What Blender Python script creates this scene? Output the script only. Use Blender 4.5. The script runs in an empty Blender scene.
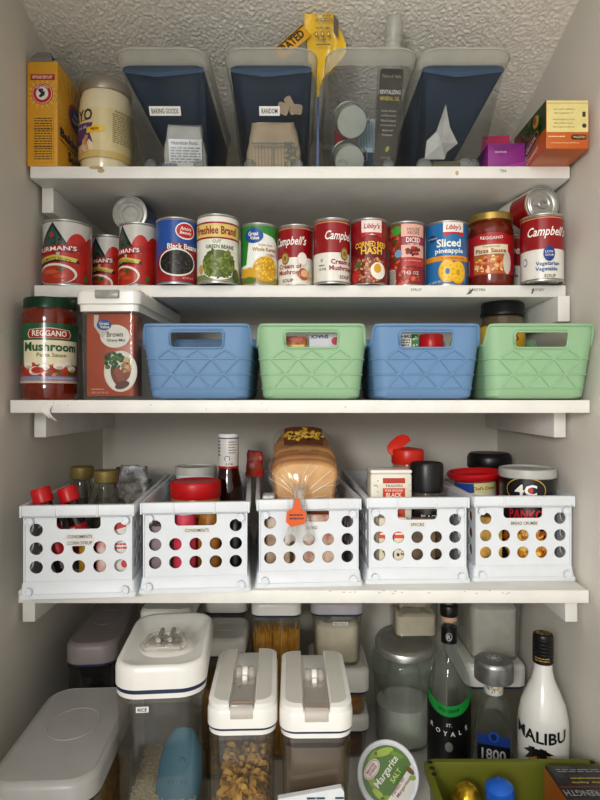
import bpy, math, random
from mathutils import Vector, Matrix, noise
from mathutils.geometry import tessellate_polygon
random.seed(7)
PI = math.pi
C = 1.6            # camera height
F = 580.0          # focal length in pixels
col = bpy.context.scene.collection
V = Vector

def P(px, py, d):
    return V(((px-300)*d/F, d, C+(400-py)*d/F))
def lin(h):
    h = h.lstrip('#'); o = []
    for i in (0, 2, 4):
        c = int(h[i:i+2], 16)/255
        o.append(c/12.92 if c <= .04045 else ((c+.055)/1.055)**2.4)
    return (*o, 1)

# ------------------------------------------------------------------ materials
MATS = {}
def mat(name, hexc, rough=.5, metal=0, var=.06, scale=30, bump=0, bscale=200, coat=0, spec=.5, hex2=None, detail=4):
    if name in MATS: return MATS[name]
    m = bpy.data.materials.new(name); m.use_nodes = True; MATS[name] = m
    nt = m.node_tree; N = nt.nodes; L = nt.links
    b = N['Principled BSDF']
    b.inputs['Roughness'].default_value = rough; b.inputs['Metallic'].default_value = metal
    b.inputs['Coat Weight'].default_value = coat; b.inputs['Coat Roughness'].default_value = .12; b.inputs['Specular IOR Level'].default_value = spec
    tc = N.new('ShaderNodeTexCoord'); nz = N.new('ShaderNodeTexNoise')
    nz.inputs['Scale'].default_value = scale; nz.inputs['Detail'].default_value = detail
    L.new(tc.outputs['Object'], nz.inputs['Vector'])
    r = N.new('ShaderNodeValToRGB'); c = lin(hexc)
    c2 = lin(hex2) if hex2 else tuple(max(0, x*(1-var*2)) for x in c[:3])+(1,)
    r.color_ramp.elements[0].color = c2; r.color_ramp.elements[1].color = c
    r.color_ramp.elements[0].position = .3; r.color_ramp.elements[1].position = .6
    L.new(nz.outputs['Fac'], r.inputs['Fac']); L.new(r.outputs['Color'], b.inputs['Base Color'])
    if bump:
        n2 = N.new('ShaderNodeTexNoise'); n2.inputs['Scale'].default_value = bscale; n2.inputs['Detail'].default_value = 3
        L.new(tc.outputs['Object'], n2.inputs['Vector'])
        bp = N.new('ShaderNodeBump'); bp.inputs['Strength'].default_value = bump; bp.inputs['Distance'].default_value = .002
        L.new(n2.outputs['Fac'], bp.inputs['Height']); L.new(bp.outputs['Normal'], b.inputs['Normal'])
    return m
def K(hexc, rough=.28):
    return mat('print_ink_'+hexc.lstrip('#').lower(), hexc, rough=rough, var=.03, scale=60, coat=.4)
def clear(name, tint='#f2f4f4', haze=.05, hazec='#d8dad8', rough=.06, edge=.5):
    """thin clear or frosted plastic and glass: see-through, a little haze, mirror sheen at grazing angles"""
    if name in MATS: return MATS[name]
    m = bpy.data.materials.new(name); m.use_nodes = True; MATS[name] = m
    nt = m.node_tree; N = nt.nodes; L = nt.links; N.clear()
    out = N.new('ShaderNodeOutputMaterial'); tr = N.new('ShaderNodeBsdfTransparent'); tr.inputs['Color'].default_value = lin(tint)
    df = N.new('ShaderNodeBsdfPrincipled'); df.inputs['Base Color'].default_value = lin(hazec); df.inputs['Roughness'].default_value = .4
    gl = N.new('ShaderNodeBsdfGlossy'); gl.inputs['Roughness'].default_value = rough
    gl.inputs['Color'].default_value = (.9, .9, .9, 1)
    tc = N.new('ShaderNodeTexCoord'); nz = N.new('ShaderNodeTexNoise'); nz.inputs['Scale'].default_value = 25
    L.new(tc.outputs['Object'], nz.inputs['Vector'])
    mr = N.new('ShaderNodeMapRange'); mr.inputs['To Min'].default_value = haze*.75; mr.inputs['To Max'].default_value = haze*1.25
    L.new(nz.outputs['Fac'], mr.inputs['Value'])
    lw = N.new('ShaderNodeLayerWeight'); lw.inputs['Blend'].default_value = .25
    mu = N.new('ShaderNodeMath'); mu.operation = 'MULTIPLY'; mu.inputs[1].default_value = edge
    L.new(lw.outputs['Facing'], mu.inputs[0])
    ad = N.new('ShaderNodeMath'); ad.operation = 'ADD'; ad.inputs[1].default_value = .018; L.new(mu.outputs[0], ad.inputs[0])
    m1 = N.new('ShaderNodeMixShader'); L.new(mr.outputs['Result'], m1.inputs[0]); L.new(tr.outputs[0], m1.inputs[1]); L.new(df.outputs[0], m1.inputs[2])
    m2 = N.new('ShaderNodeMixShader'); L.new(ad.outputs[0], m2.inputs[0]); L.new(m1.outputs[0], m2.inputs[1]); L.new(gl.outputs[0], m2.inputs[2])
    L.new(m2.outputs[0], out.inputs['Surface'])
    return m

WHITE = mat('white_plastic', '#eef1f6', rough=.42, var=.02)
CRATE = mat('crate_plastic', '#e1e5e9', rough=.45, var=.02)
LIDW = mat('lid_white_plastic', '#eeece6', rough=.28, var=.02)
LIDPAD = mat('lid_pad_plastic', '#d2cfc6', rough=.4, var=.02)
LIDG = mat('lid_grey_plastic', '#b0aeaa', rough=.35, var=.03)
LIDG2 = mat('lid_taupe_plastic', '#8f8684', rough=.4, var=.03)
NAVY = mat('gasket_navy', '#232f52', rough=.45)
STEEL = mat('tin_steel', '#c9c9c4', rough=.36, metal=.8, var=.08, scale=60)
GOLD = mat('gold_lid_metal', '#b79c55', rough=.35, metal=.8, var=.08)
BLACK = mat('black_plastic', '#131316', rough=.35, var=.2)
RED = mat('red_plastic', '#c8151d', rough=.35)
CLEAR = clear('clear_plastic', haze=.04)
GLASS = clear('clear_glass', tint='#f4f8f6', haze=.02, rough=.03, edge=.6)
ACRYL = clear('clear_latch_plastic', tint='#efebe6', haze=.34, hazec='#e2ded8', rough=.05, edge=.8)
FROST = clear('frosted_plastic', tint='#eef1f2', haze=.028, hazec='#c3c6c2', rough=.2, edge=.25)
FOOT = clear('frosted_foot_plastic', tint='#e4e7e7', haze=.16, hazec='#c3c6c2', rough=.2, edge=.3)
FROSTRIM = clear('frosted_rim_plastic', tint='#d2d3ce', haze=.46, hazec='#dcdbd0', rough=.3, edge=.25)
FILM = clear('crinkled_film', tint='#fdfdfc', haze=.05, hazec='#ffffff', rough=.1, edge=.3)
CREASE_GLINT = clear('film_crease_glint', tint='#ffffff', haze=.26, hazec='#ffffff', rough=.1, edge=.6)  # painted highlights on the bread bag folds, white haze in place of gloss
TAILF = clear('gathered_film', tint='#f8f8f6', haze=.2, hazec='#ffffff', rough=.1, edge=.6)
PAPER = mat('white_paper', '#e9e7e0', rough=.7)

# ------------------------------------------------------------------ mesh builder
def rrect(w, l, r, n=6, cx=0, cy=0):
    r = min(r, w/2-1e-4, l/2-1e-4); o = []
    for (sx, sy, a0) in ((1, -1, -PI/2), (1, 1, 0), (-1, 1, PI/2), (-1, -1, PI)):
        for i in range(n+1):
            a = a0+PI/2*i/n
            o.append((cx+sx*(w/2-r)+r*math.cos(a), cy+sy*(l/2-r)+r*math.sin(a)))
    return o
def ring(w, l, r, z, n=6, cx=0, cy=0): return [V((x, y, z)) for x, y in rrect(w, l, r, n, cx, cy)]

class MB:
    def __init__(s): s.v = []; s.f = []; s.m = []; s.mats = []
    def mi(s, m):
        if m not in s.mats: s.mats.append(m)
        return s.mats.index(m)
    def add(s, verts, faces, m, X=None):
        b = len(s.v); k = s.mi(m)
        s.v += [(X @ V(p)) if X else V(p) for p in verts]
        for f in faces: s.f.append([b+i for i in f]); s.m.append(k)
    def loft(s, rings, m, cap0=True, cap1=True, closed=True, X=None):
        n = len(rings[0]); vs = [p for r in rings for p in r]; fs = []
        for i in range(len(rings)-1):
            for j in range(n if closed else n-1):
                k = (j+1) % n
                fs.append([i*n+j, i*n+k, (i+1)*n+k, (i+1)*n+j])
        if cap0: fs.append(list(range(n))[::-1])
        if cap1: fs.append([(len(rings)-1)*n+j for j in range(n)])
        s.add(vs, fs, m, X)
    def lathe(s, prof, m, segs=48, X=None, a0=0, a1=2*PI):
        full = abs(a1-a0-2*PI) < 1e-6; n = segs if full else segs+1
        vs = []; idx = []
        for r, z in prof:
            if r < 1e-6: idx.append([len(vs)]*n); vs.append(V((0, 0, z)))
            else:
                idx.append([len(vs)+j for j in range(n)])
                for j in range(n):
                    a = a0+(a1-a0)*j/segs; vs.append(V((r*math.cos(a), r*math.sin(a), z)))
        fs = []
        for i in range(len(prof)-1):
            for j in range(segs):
                k = (j+1) % n; q = [idx[i][j], idx[i][k], idx[i+1][k], idx[i+1][j]]
                u = []
                for t in q:
                    if t not in u: u.append(t)
                if len(u) > 2: fs.append(u)
        s.add(vs, fs, m, X)
    def box(s, a, b, m, r=0, X=None):
        (x0, y0, z0), (x1, y1, z1) = a, b
        if r <= 0:
            vs = [(x, y, z) for z in (z0, z1) for y in (y0, y1) for x in (x0, x1)]
            s.add(vs, [(0, 2, 3, 1), (4, 5, 7, 6), (0, 1, 5, 4), (2, 6, 7, 3), (0, 4, 6, 2), (1, 3, 7, 5)], m, X)
        else:
            w, l = x1-x0, y1-y0; cx, cy = (x0+x1)/2, (y0+y1)/2; r = min(r, w/2.1, l/2.1, (z1-z0)/2.1); h = r*.4
            R = [(r, z0), (h, z0+h*.5), (0, z0+r), (0, z1-r), (h, z1-h*.5), (r, z1)]
            s.loft([ring(w-2*i, l-2*i, max(r-i*.5, 1e-4), z, 3, cx, cy) for i, z in R], m, X=X)
    def tube(s, pts, rad, m, segs=8, closed=False, X=None):
        pts = [V(p) for p in pts]; n = len(pts); rings = []; prev = None
        for i, p in enumerate(pts):
            if closed: t = pts[(i+1) % n]-pts[i-1]
            else: t = pts[min(i+1, n-1)]-pts[max(i-1, 0)]
            t.normalize()
            ref = prev if prev is not None else (V((0, 0, 1)) if abs(t.z) < .9 else V((1, 0, 0)))
            u = ref-t*ref.dot(t)
            if u.length < 1e-6: u = V((1, 0, 0))-t*t.x
            u.normalize(); w = t.cross(u); prev = u
            rr = rad[i] if isinstance(rad, (list, tuple)) else rad
            rings.append([p+u*rr*math.cos(2*PI*j/segs)+w*rr*math.sin(2*PI*j/segs) for j in range(segs)])
        if closed: rings.append(rings[0]); s.loft(rings, m, False, False, X=X)
        else: s.loft(rings, m, X=X)
    def prism(s, poly, z0, z1, m, X=None, inset=0):
        n = len(poly); cx = sum(p[0] for p in poly)/n; cy = sum(p[1] for p in poly)/n
        R = [[V((x, y, z0)) for x, y in poly], [V((x, y, z1-inset)) for x, y in poly]]
        if inset:
            q = []
            for x, y in poly:
                d = math.hypot(x-cx, y-cy) or 1; q.append(V((x-(x-cx)/d*inset, y-(y-cy)/d*inset, z1)))
            R.append(q)
        s.loft(R, m, X=X)
    def build(s, name, parent=None, smooth=38, loc=None, rot=None, kind=None):
        me = bpy.data.meshes.new(name); me.from_pydata([tuple(p) for p in s.v], [], s.f)
        for m in s.mats: me.materials.append(m)
        me.polygons.foreach_set('material_index', s.m)
        if smooth:
            me.polygons.foreach_set('use_smooth', [True]*len(s.f)); me.set_sharp_from_angle(angle=math.radians(smooth))
        me.validate(); me.update()
        o = bpy.data.objects.new(name, me); col.objects.link(o)
        if parent: o.parent = parent
        if loc is not None: o.location = loc
        if rot is not None: o.rotation_euler = rot
        if kind: o['kind'] = kind
        return o
def tag(o, label, cat, group=None, kind=None):
    o['label'] = label; o['category'] = cat
    if group: o['group'] = group
    if kind: o['kind'] = kind
    return o
def thing(name, label, cat, loc=(0, 0, 0), rz=0, group=None, rot=None):
    o = bpy.data.objects.new(name, None); col.objects.link(o); o.empty_display_size = .02
    o.location = loc; o.rotation_euler = rot if rot else (0, 0, rz)
    return tag(o, label, cat, group)
def R3(rx=0, ry=0, rz=0, t=(0, 0, 0)):
    return Matrix.Translation(V(t)) @ Matrix.Rotation(rz, 4, 'Z') @ Matrix.Rotation(ry, 4, 'Y') @ Matrix.Rotation(rx, 4, 'X')

# ------------------------------------------------------------------ printed shapes (lie on a flat or round surface)
TXT = {}
def text_mesh(s, bold=0, shear=0):
    k = (s, bold, shear)
    if k in TXT: return TXT[k]
    cu = bpy.data.curves.new('lettering', 'FONT'); cu.body = s; cu.offset = bold; cu.shear = shear; cu.resolution_u = 2
    cu.align_x = 'CENTER'; ob = bpy.data.objects.new('lettering', cu); col.objects.link(ob)
    dg = bpy.context.evaluated_depsgraph_get(); dg.update()
    me = bpy.data.meshes.new_from_object(ob.evaluated_get(dg)); me.calc_loop_triangles()
    vs = [(p.co.x, p.co.y) for p in me.vertices]; ts = [tuple(t.vertices) for t in me.loop_triangles]
    bpy.data.objects.remove(ob); bpy.data.curves.remove(cu); bpy.data.meshes.remove(me)
    xs = [a for a, _ in vs] or [0]; ys = [b for _, b in vs] or [0]
    cx, cy = (min(xs)+max(xs))/2, (min(ys)+max(ys))/2
    H = max(max(ys)-min(ys), 1e-3); W = max(max(xs)-min(xs), 1e-3)
    TXT[k] = ([(x-cx, y-cy) for x, y in vs], ts, W, H)
    return TXT[k]
class Dec:
    def __init__(s, mb, f, step=None, dw=.00028): s.mb, s.f, s.step, s.dw = mb, f, step, dw
    def tris(s, pts, ts, m, lay):
        if s.step:
            L2 = s.step**2; pts = list(pts); out = []; mid = {}; st = list(ts)
            while st:
                t = st.pop(); best = 0; bi = -1
                for i in range(3):
                    a, b = pts[t[i]], pts[t[(i+1) % 3]]; d = (a[0]-b[0])**2+(a[1]-b[1])**2
                    if d > best: best = d; bi = i
                if best > L2:
                    i, j, k = t[bi], t[(bi+1) % 3], t[(bi+2) % 3]; e = (min(i, j), max(i, j))
                    if e not in mid: mid[e] = len(pts); pts.append(((pts[i][0]+pts[j][0])/2, (pts[i][1]+pts[j][1])/2))
                    q = mid[e]; st += [(i, q, k), (q, j, k)]
                else: out.append(t)
            ts = out
        s.mb.add([s.f(u, v, lay*s.dw) for u, v in pts], ts, m)
    def poly(s, pts, m, lay=1):
        if isinstance(m, str): m = K(m)
        ts = tessellate_polygon([[V((x, y, 0)) for x, y in pts]])
        def ccw(t):
            a, b, c = (pts[i] for i in t)
            return t if (b[0]-a[0])*(c[1]-a[1])-(b[1]-a[1])*(c[0]-a[0]) > 0 else (t[0], t[2], t[1])
        s.tris(pts, [ccw(t) for t in ts], m, lay)
    def rect(s, u0, v0, u1, v1, m, lay=1): s.poly([(u0, v0), (u1, v0), (u1, v1), (u0, v1)], m, lay)
    def rr(s, u0, v0, u1, v1, r, m, lay=1): s.poly(rrect(u1-u0, v1-v0, r, 4, (u0+u1)/2, (v0+v1)/2), m, lay)
    def ell(s, cu, cv, a, b, m, lay=1, rot=0, n=24):
        c, q = math.cos(rot), math.sin(rot)
        s.poly([(cu+a*math.cos(t)*c-b*math.sin(t)*q, cv+a*math.cos(t)*q+b*math.sin(t)*c) for t in [2*PI*i/n for i in range(n)]], m, lay)
    def text(s, st, cu, cv, h, m, lay=3, bold=.0, shear=0, rot=0, w=None, arc=0):
        if isinstance(m, str): m = K(m)
        vs, ts, W, H = text_mesh(st, bold, shear); k = h/H; kx = w/W if w else k
        c, q = math.cos(rot), math.sin(rot); o = []
        for x, y in vs:
            x *= kx; y *= k
            if arc: y += arc*(1-(2*x/(W*kx))**2)-arc
            o.append((cu+x*c-y*q, cv+x*q+y*c))
        s.tris(o, ts, m, lay)
    def blobs(s, cu, cv, a, b, n, r0, r1, cols, lay=2, asp=1.0, shade=None):
        for i in range(n):
            t = random.uniform(0, 2*PI); q = math.sqrt(random.random())
            s.ell(cu+a*q*math.cos(t), cv+b*q*math.sin(t), random.uniform(r0, r1), random.uniform(r0, r1)*asp, random.choice(cols), lay+(i % 3)*.4, random.uniform(0, PI), 8)
    def fine(s, u0, v0, u1, v1, rows, m, lay=2, fill=.5):
        """rows of small print shown as the broken lines of tiny words"""
        dv = (v1-v0)/rows
        for i in range(rows):
            u = u0; v = v1-dv*(i+.5)
            while u < u1-.001:
                w = min(random.uniform(.1, .28)*(u1-u0), u1-u)
                s.rect(u, v-dv*fill/2, u+w, v+dv*fill/2, m, lay); u += w+(u1-u0)*.04
def cyl(r, z0=0): return lambda u, v, w: V(((r+w)*math.sin(u/r), -(r+w)*math.cos(u/r), z0+v))
def flat(o, ud, vd):
    o = V(o); ud = V(ud).normalized(); vd = V(vd).normalized(); n = ud.cross(vd)
    return lambda u, v, w: o+ud*u+vd*v+n*w
def facing(x, y): return math.atan2(-x, y)

def panel(outer, holes, th):
    """flat sheet with cut-outs; returns verts (u, v, w) and faces"""
    cu = bpy.data.curves.new('sheet', 'CURVE'); cu.dimensions = '2D'; cu.fill_mode = 'BOTH'; cu.extrude = th/2
    for pts in [outer]+holes:
        sp = cu.splines.new('POLY'); sp.points.add(len(pts)-1); sp.use_cyclic_u = True
        for p, (x, y) in zip(sp.points, pts): p.co = (x, y, 0, 1)
    ob = bpy.data.objects.new('sheet', cu); col.objects.link(ob)
    dg = bpy.context.evaluated_depsgraph_get(); dg.update()
    me = bpy.data.meshes.new_from_object(ob.evaluated_get(dg))
    r = ([tuple(p.co) for p in me.vertices], [tuple(f.vertices) for f in me.polygons])
    bpy.data.objects.remove(ob); bpy.data.curves.remove(cu); bpy.data.meshes.remove(me)
    return r
def circ(cx, cy, r, n=24): return [(cx+r*math.cos(2*PI*i/n), cy+r*math.sin(2*PI*i/n)) for i in range(n)]
# ------------------------------------------------------------------ setting
WX = .466; BACK = 1.371
WALL = mat('wall_paint', '#e4dfd5', rough=.75, var=.03, scale=3, bump=.12, bscale=90)
SHELFW = mat('shelf_paint', '#eceae4', rough=.5, var=.04, scale=18, bump=.1, bscale=60)
CEILM = mat('ceiling_texture', '#fbf6ea', rough=.9, var=.05, scale=60, bump=.35, bscale=420)
def struct(name, mb, smooth=0): return mb.build(name, smooth=smooth, kind='structure')
SZ = {1: C+.397, 2: C+.198, 3: C+.0, 4: C-.302, 5: C-.72}
FLOORZ = 0.0
m = MB(); m.box((-WX-.06, -.15, 0), (-WX, BACK, 2.5), WALL); struct('wall_left', m)  # side wall; its unseen front end is lengthened to shade the left side
m = MB(); m.box((WX, .25, 0), (WX+.06, BACK, 2.5), WALL); struct('wall_right', m)
m = MB(); m.box((-WX-.06, BACK, 0), (WX+.06, BACK+.06, 2.5), WALL); struct('wall_back', m)
m = MB(); m.box((-WX-.06, -.6, -.04), (WX+.06, BACK+.06, 0), mat('floor_vinyl', '#8d8172', rough=.6)); struct('floor', m)
# sloping ceiling with knocked-down plaster
m = MB(); nx, ny = 580, 520; y0, y1 = .45, BACK+.02; vs = []
for j in range(ny+1):
    for i in range(nx+1):
        x = -WX-.02+(2*WX+.04)*i/nx; y = y0+(y1-y0)*j/ny
        z = C+.672-.295*(y-.953)
        n = noise.noise(V((x*215, y*215, 3)))*.7+noise.noise(V((x*400, y*400, 9)))*.5
        z -= max(-.0018, min(.0022, n*.0026))
        vs.append((x, y, z))
fs = [(j*(nx+1)+i, j*(nx+1)+i+1, (j+1)*(nx+1)+i+1, (j+1)*(nx+1)+i) for j in range(ny) for i in range(nx)]
m.add([V(p) for p in vs], fs, CEILM); struct('ceiling', m, 60)

SF = {1: .985, 2: 1.0, 3: .917, 4: .92, 5: .62}
CL = {1: 1.03, 2: .985, 3: 1.0, 4: .958, 5: .7}
words = {1: 'topmost white painted board shelf, under the sloping textured ceiling', 2: 'second white board shelf, carrying the row of food cans',
         3: 'third white board shelf, carrying the blue and green baskets', 4: 'fourth white board shelf, carrying the white crates', 5: 'lowest white shelf, carrying lidded containers and bottles'}
STAIN = mat('tan_stain', '#c9b48a', rough=.6, var=.2)
for k in range(1, 6):
    z = SZ[k]; t = thing('pantry_shelf', words[k], 'shelf', (0, SF[k], z), group='white pantry shelves')
    b = MB(); b.box((-.4585 if k != 4 else -.447, 0, -.0205), (.4585, BACK-SF[k]-.001, 0), SHELFW, .0012)
    d = Dec(b, flat((0, 0, -.0205), (1, 0, 0), (0, 0, 1)))
    if k == 1:
        X = lambda px: (px-300)*SF[1]/F
        d.ell(X(96), .018, .012, .0028, STAIN); d.ell(X(101), .013, .006, .004, STAIN); d.ell(X(457), .009, .003, .004, STAIN)
        d.text('TEA', X(503), .0125, .0045, '#5c5a52')
    if k == 2:
        X = lambda px: (px-300)*SF[2]/F
        d.text('SYRUP', X(416), .0125, .0045, '#55534c'); d.text('CAKE MIX', X(477), .0125, .0045, '#55534c'); d.text('HONEY', X(538), .0125, .0045, '#55534c')
        d.poly([(X(466), .004), (X(470), .012), (X(474), .015), (X(471), .006)], '#6d6a62'); d.poly([(X(531), .006), (X(533), .015), (X(534), .015), (X(533), .006)], '#6d6a62')
    if k == 4:
        for _ in range(26):
            u = random.uniform(-.43, .44); d.ell(u, random.uniform(.015, .0203), random.uniform(.0008, .003), .0006, '#b5a88c')
    if k == 3:
        for _ in range(8):
            u = random.uniform(-.43, .44); d.ell(u, random.uniform(.004, .018), random.uniform(.0008, .002), .0006, '#b9ad94')
    b.build('board', t)
    for s in (-1, 1):
        c = MB(); a, e = sorted((s*.4585, s*.438)); fr = {(1, 1): 1.19, (2, -1): 1.06}.get((k, s), CL[k]); c.box((a, fr-SF[k], -.0645), (e, BACK-SF[k]-.002, -.0208), SHELFW, .001); c.build('cleat', t)
# curled label tape hanging off the third shelf
m = MB(); pts = []
for i in range(13):
    a = i/12; pts.append((a*.004-.004*math.sin(a*4), -.0015-.006*math.sin(a*3.0), -.004-.026*a))
m.loft([[V((p[0]-.007, p[1], p[2]+.004)), V((p[0]+.007, p[1]-.0005, p[2]))] for p in pts], PAPER, False, False, closed=False)
d = Dec(m, flat((.004, -.0042, -.026), (.9, -.1, -.2), (.1, .15, 1))); d.text('OFF', 0, 0, .0045, '#33322f')
o = m.build('label_tape'); o.location = P(49, 402, .9188); tag(o, 'curled strip of white label tape peeling off the third shelf edge', 'label')

# ------------------------------------------------------------------ lights and camera
WMAX = 1.48
def spot(name, loc, to, power, angle, size, colr, blend=1.0):
    l = bpy.data.lights.new(name, 'SPOT'); l.energy = power; l.spot_size = math.radians(angle); l.spot_blend = blend; l.shadow_soft_size = size; l.color = colr
    o = bpy.data.objects.new(name, l); col.objects.link(o); o.location = loc
    o.rotation_euler = (V(to)-V(loc)).to_track_quat('-Z', 'Y').to_euler(); return o
spot('room_lamp', (-.42, -.75, C+.24), (.20, 1.0, C-.11), 46, 69, .16, (1, .99, .97))
w = bpy.data.worlds.new('room_light'); bpy.context.scene.world = w; w.use_nodes = True
nt = w.node_tree; N = nt.nodes; L = nt.links; bg = N['Background']
# the room behind the pantry door: brightest up and to one side, dim towards the floor
tc = N.new('ShaderNodeTexCoord'); dt = N.new('ShaderNodeVectorMath'); dt.operation = 'DOT_PRODUCT'; dt.inputs[1].default_value = V((-.60, -.76, .20)).normalized()
mr = N.new('ShaderNodeMapRange'); mr.interpolation_type = 'SMOOTHSTEP'
for k_, v_ in (('From Min', -.1), ('From Max', 1.0), ('To Min', .06), ('To Max', WMAX)): mr.inputs[k_].default_value = v_
L.new(tc.outputs['Generated'], dt.inputs[0]); L.new(dt.outputs['Value'], mr.inputs['Value']); L.new(mr.outputs['Result'], bg.inputs['Strength'])
bg.inputs['Color'].default_value = (1, .97, .925, 1)
cam = bpy.data.cameras.new('camera'); cam.lens = 36*F/800; cam.sensor_width = 36; cam.clip_start = .02
co = bpy.data.objects.new('camera', cam); col.objects.link(co); co.location = (0, 0, C); co.rotation_euler = (PI/2, 0, 0)
sc = bpy.context.scene; sc.camera = co
sc.view_settings.view_transform = 'Standard'; sc.view_settings.look = 'None'; sc.view_settings.exposure = .27; sc.view_settings.gamma = .91
sc.cycles.transparent_max_bounces = 40; sc.cycles.max_bounces = 10
# ------------------------------------------------------------------ tin cans (shelf 2)
def can_body(r, h, parent, ring_pull=False):
    b = MB(); e = .0012
    b.lathe([(0, .0035), (r*.42, .0035), (r*.46, .002), (r*.52, .002), (r*.56, .0035), (r*.64, .0035), (r*.68, .0015), (r*.74, .0015), (r*.78, .0035), (r*.9, .0035), (r-.002, .004), (r-.0008, 0), (r+.0004, 0), (r+.0004, .002), (r-e, .0035), (r-e, h-.0035), (r+.0004, h-.002), (r+.0004, h),
             (r-.0012, h), (r-.0016, h-.004), (r*.9, h-.0045), (r*.82, h-.003), (r*.74, h-.0045), (r*.7, h-.0035), (r*.5, h-.0035), (r*.46, h-.0045), (0, h-.0045)], STEEL, 56)
    o = b.build('can_body', parent)
    if ring_pull:
        q = MB(); q.tube([(r*.08+r*.3*math.cos(a), r*.2*math.sin(a), h-.002) for a in [2*PI*i/20 for i in range(20)]], .0014, STEEL, 6, True)
        q.box((-r*.55, -r*.11, h-.0035), (-r*.12, r*.11, h-.0015), STEEL, .0008); q.build('ring_pull', parent)
    return o
def can(name, label, x, d, r, h, art, base='#eeeae0', turn=0, group='cans on the second shelf', z=None, rot=None, cat='can', loc=None, pull=False):
    t = thing(name, label, cat, loc or (x, d, (z or SZ[2])+.0002), facing(x, d)+turn, group, rot)
    can_body(r, h, t, pull)
    b = MB(); bm = K(base, .33) if isinstance(base, str) else base
    b.lathe([(r-.0008, .004), (r, .0045), (r, h-.0045), (r-.0008, h-.004)], bm, 72)
    D = Dec(b, cyl(r), .0055)
    if art: art(D, r, h)
    b.build('paper_label', t); return t

def art_tomato(D, r, h):
    D.rect(-1.7*r, .0045, 1.7*r, h*.36, '#9c1d14', 1)
    for (u, v, a, c) in ((.62, .5, .42, '#c4261b'), (1.1, .42, .42, '#b01d15'), (.28, .38, .35, '#b8241a'), (1.35, .5, .4, '#c02a1e'), (-.7, .34, .4, '#a81e16'), (-1.1, .36, .4, '#b5241b'), (.75, .3, .35, '#b5231a')):
        D.ell(u*r, v*h, a*1.25*r, a*.72*h, c, 1.5)
    D.ell(.62*r, .55*h, .1*r, .05*h, '#d9574a', 2)
    for i in range(40): D.ell(random.uniform(-1.4, 1.4)*r, random.uniform(.75, .92)*h, .0016, .0012, '#cfcbc4', 1.2, n=6)
    tri = [(-1.35*r, .5*h), (-.42*r, .96*h), (.42*r, .5*h)]
    D.poly(tri, '#16281f', 2); D.poly([(-1.1*r, .53*h), (-.42*r, .9*h), (.2*r, .53*h)], '#2f5b57', 3)
    D.blobs(-.45*r, .66*h, .4*r, .08*h, 26, .001, .003, ['#203a24', '#3f6b3a', '#7a2f24', '#18251c'], 4)
    D.ell(-.45*r, .76*h, .08*r, .045*h, '#a83a2e', 5)
    D.poly([(-1.35*r, .48*h), (.75*r, .52*h), (.75*r, .63*h), (-1.35*r, .58*h)], '#a3201f', 5)
    D.text("FURMAN'S", -.32*r, .553*h, .07*h, '#f2efe8', 6, bold=.02, rot=.04, w=1.75*r)
    D.poly([(-1.3*r, .40*h), (-.4*r, .44*h), (.55*r, .42*h), (.7*r, .34*h), (-.3*r, .36*h), (-1.2*r, .30*h)], '#1b2018', 5)
    D.poly([(-1.2*r, .41*h), (-.3*r, .46*h), (.6*r, .41*h), (.5*r, .35*h), (-.3*r, .385*h), (-1.15*r, .335*h)], '#d8c354', 6)
    D.text('TOMATO SAUCE', -.32*r, .405*h, .042*h, '#4a2412', 7, bold=.01, w=1.3*r, arc=.006)
    D.ell(-.35*r, .17*h, .92*r, .16*h, '#efe6dc', 5); D.ell(-.35*r, .155*h, .82*r, .14*h, '#b5331c', 6)
    D.ell(-.5*r, .2*h, .35*r, .035*h, '#cf5a34', 7); D.ell(-.1*r, .13*h, .3*r, .03*h, '#c74a2b', 7); D.blobs(-.1*r, .24*h, .18*r, .03*h, 9, .0012, .003, ['#2c5a24', '#447a31'], 8)
    D.ell(.95*r, .12*h, .12*r, .05*h, '#4b6a2a', 5)
def art_blackbeans(D, r, h):
    D.rect(-1.7*r, .0045, 1.7*r, .2*h, '#a5161c', 1)
    D.poly([(-1.4*r, .2*h), (-1.0*r, .42*h), (-.2*r, .62*h), (1.7*r, .55*h), (1.7*r, .13*h), (-1.4*r, .1*h)], '#8f1420', 1.5)
    D.ell(0, .32*h, .93*r, .21*h, '#e9e6dd', 3); D.ell(0, .32*h, .86*r, .185*h, '#181312', 4)
    D.blobs(0, .32*h, .8*r, .165*h, 90, .0018, .0028, ['#2b2422', '#0e0b0b', '#3a302c', '#14100f'], 5, .7)
    for i in range(22): D.ell(random.uniform(-.6, .6)*r, random.uniform(.22, .42)*h, .0007, .0005, '#8d857e', 7, n=6)
    D.ell(.42*r, .8*h, .5*r, .13*h, '#f3efe9', 3); D.ell(.42*r, .8*h, .45*r, .11*h, '#c5202b', 3.5); D.text('Amore', .42*r, .835*h, .06*h, '#f6f3ee', 5, .02, .2, w=.55*r); D.text('Beauty', .42*r, .765*h, .06*h, '#f6f3ee', 5, .02, .2, w=.6*r)
    D.text('Black Beans', .3*r, .56*h, .085*h, '#f4f0e6', 6, .02, w=1.5*r)
    D.text('NET WT 15 OZ', .55*r, .09*h, .03*h, '#e9d9c9', 3, w=.6*r)
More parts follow.
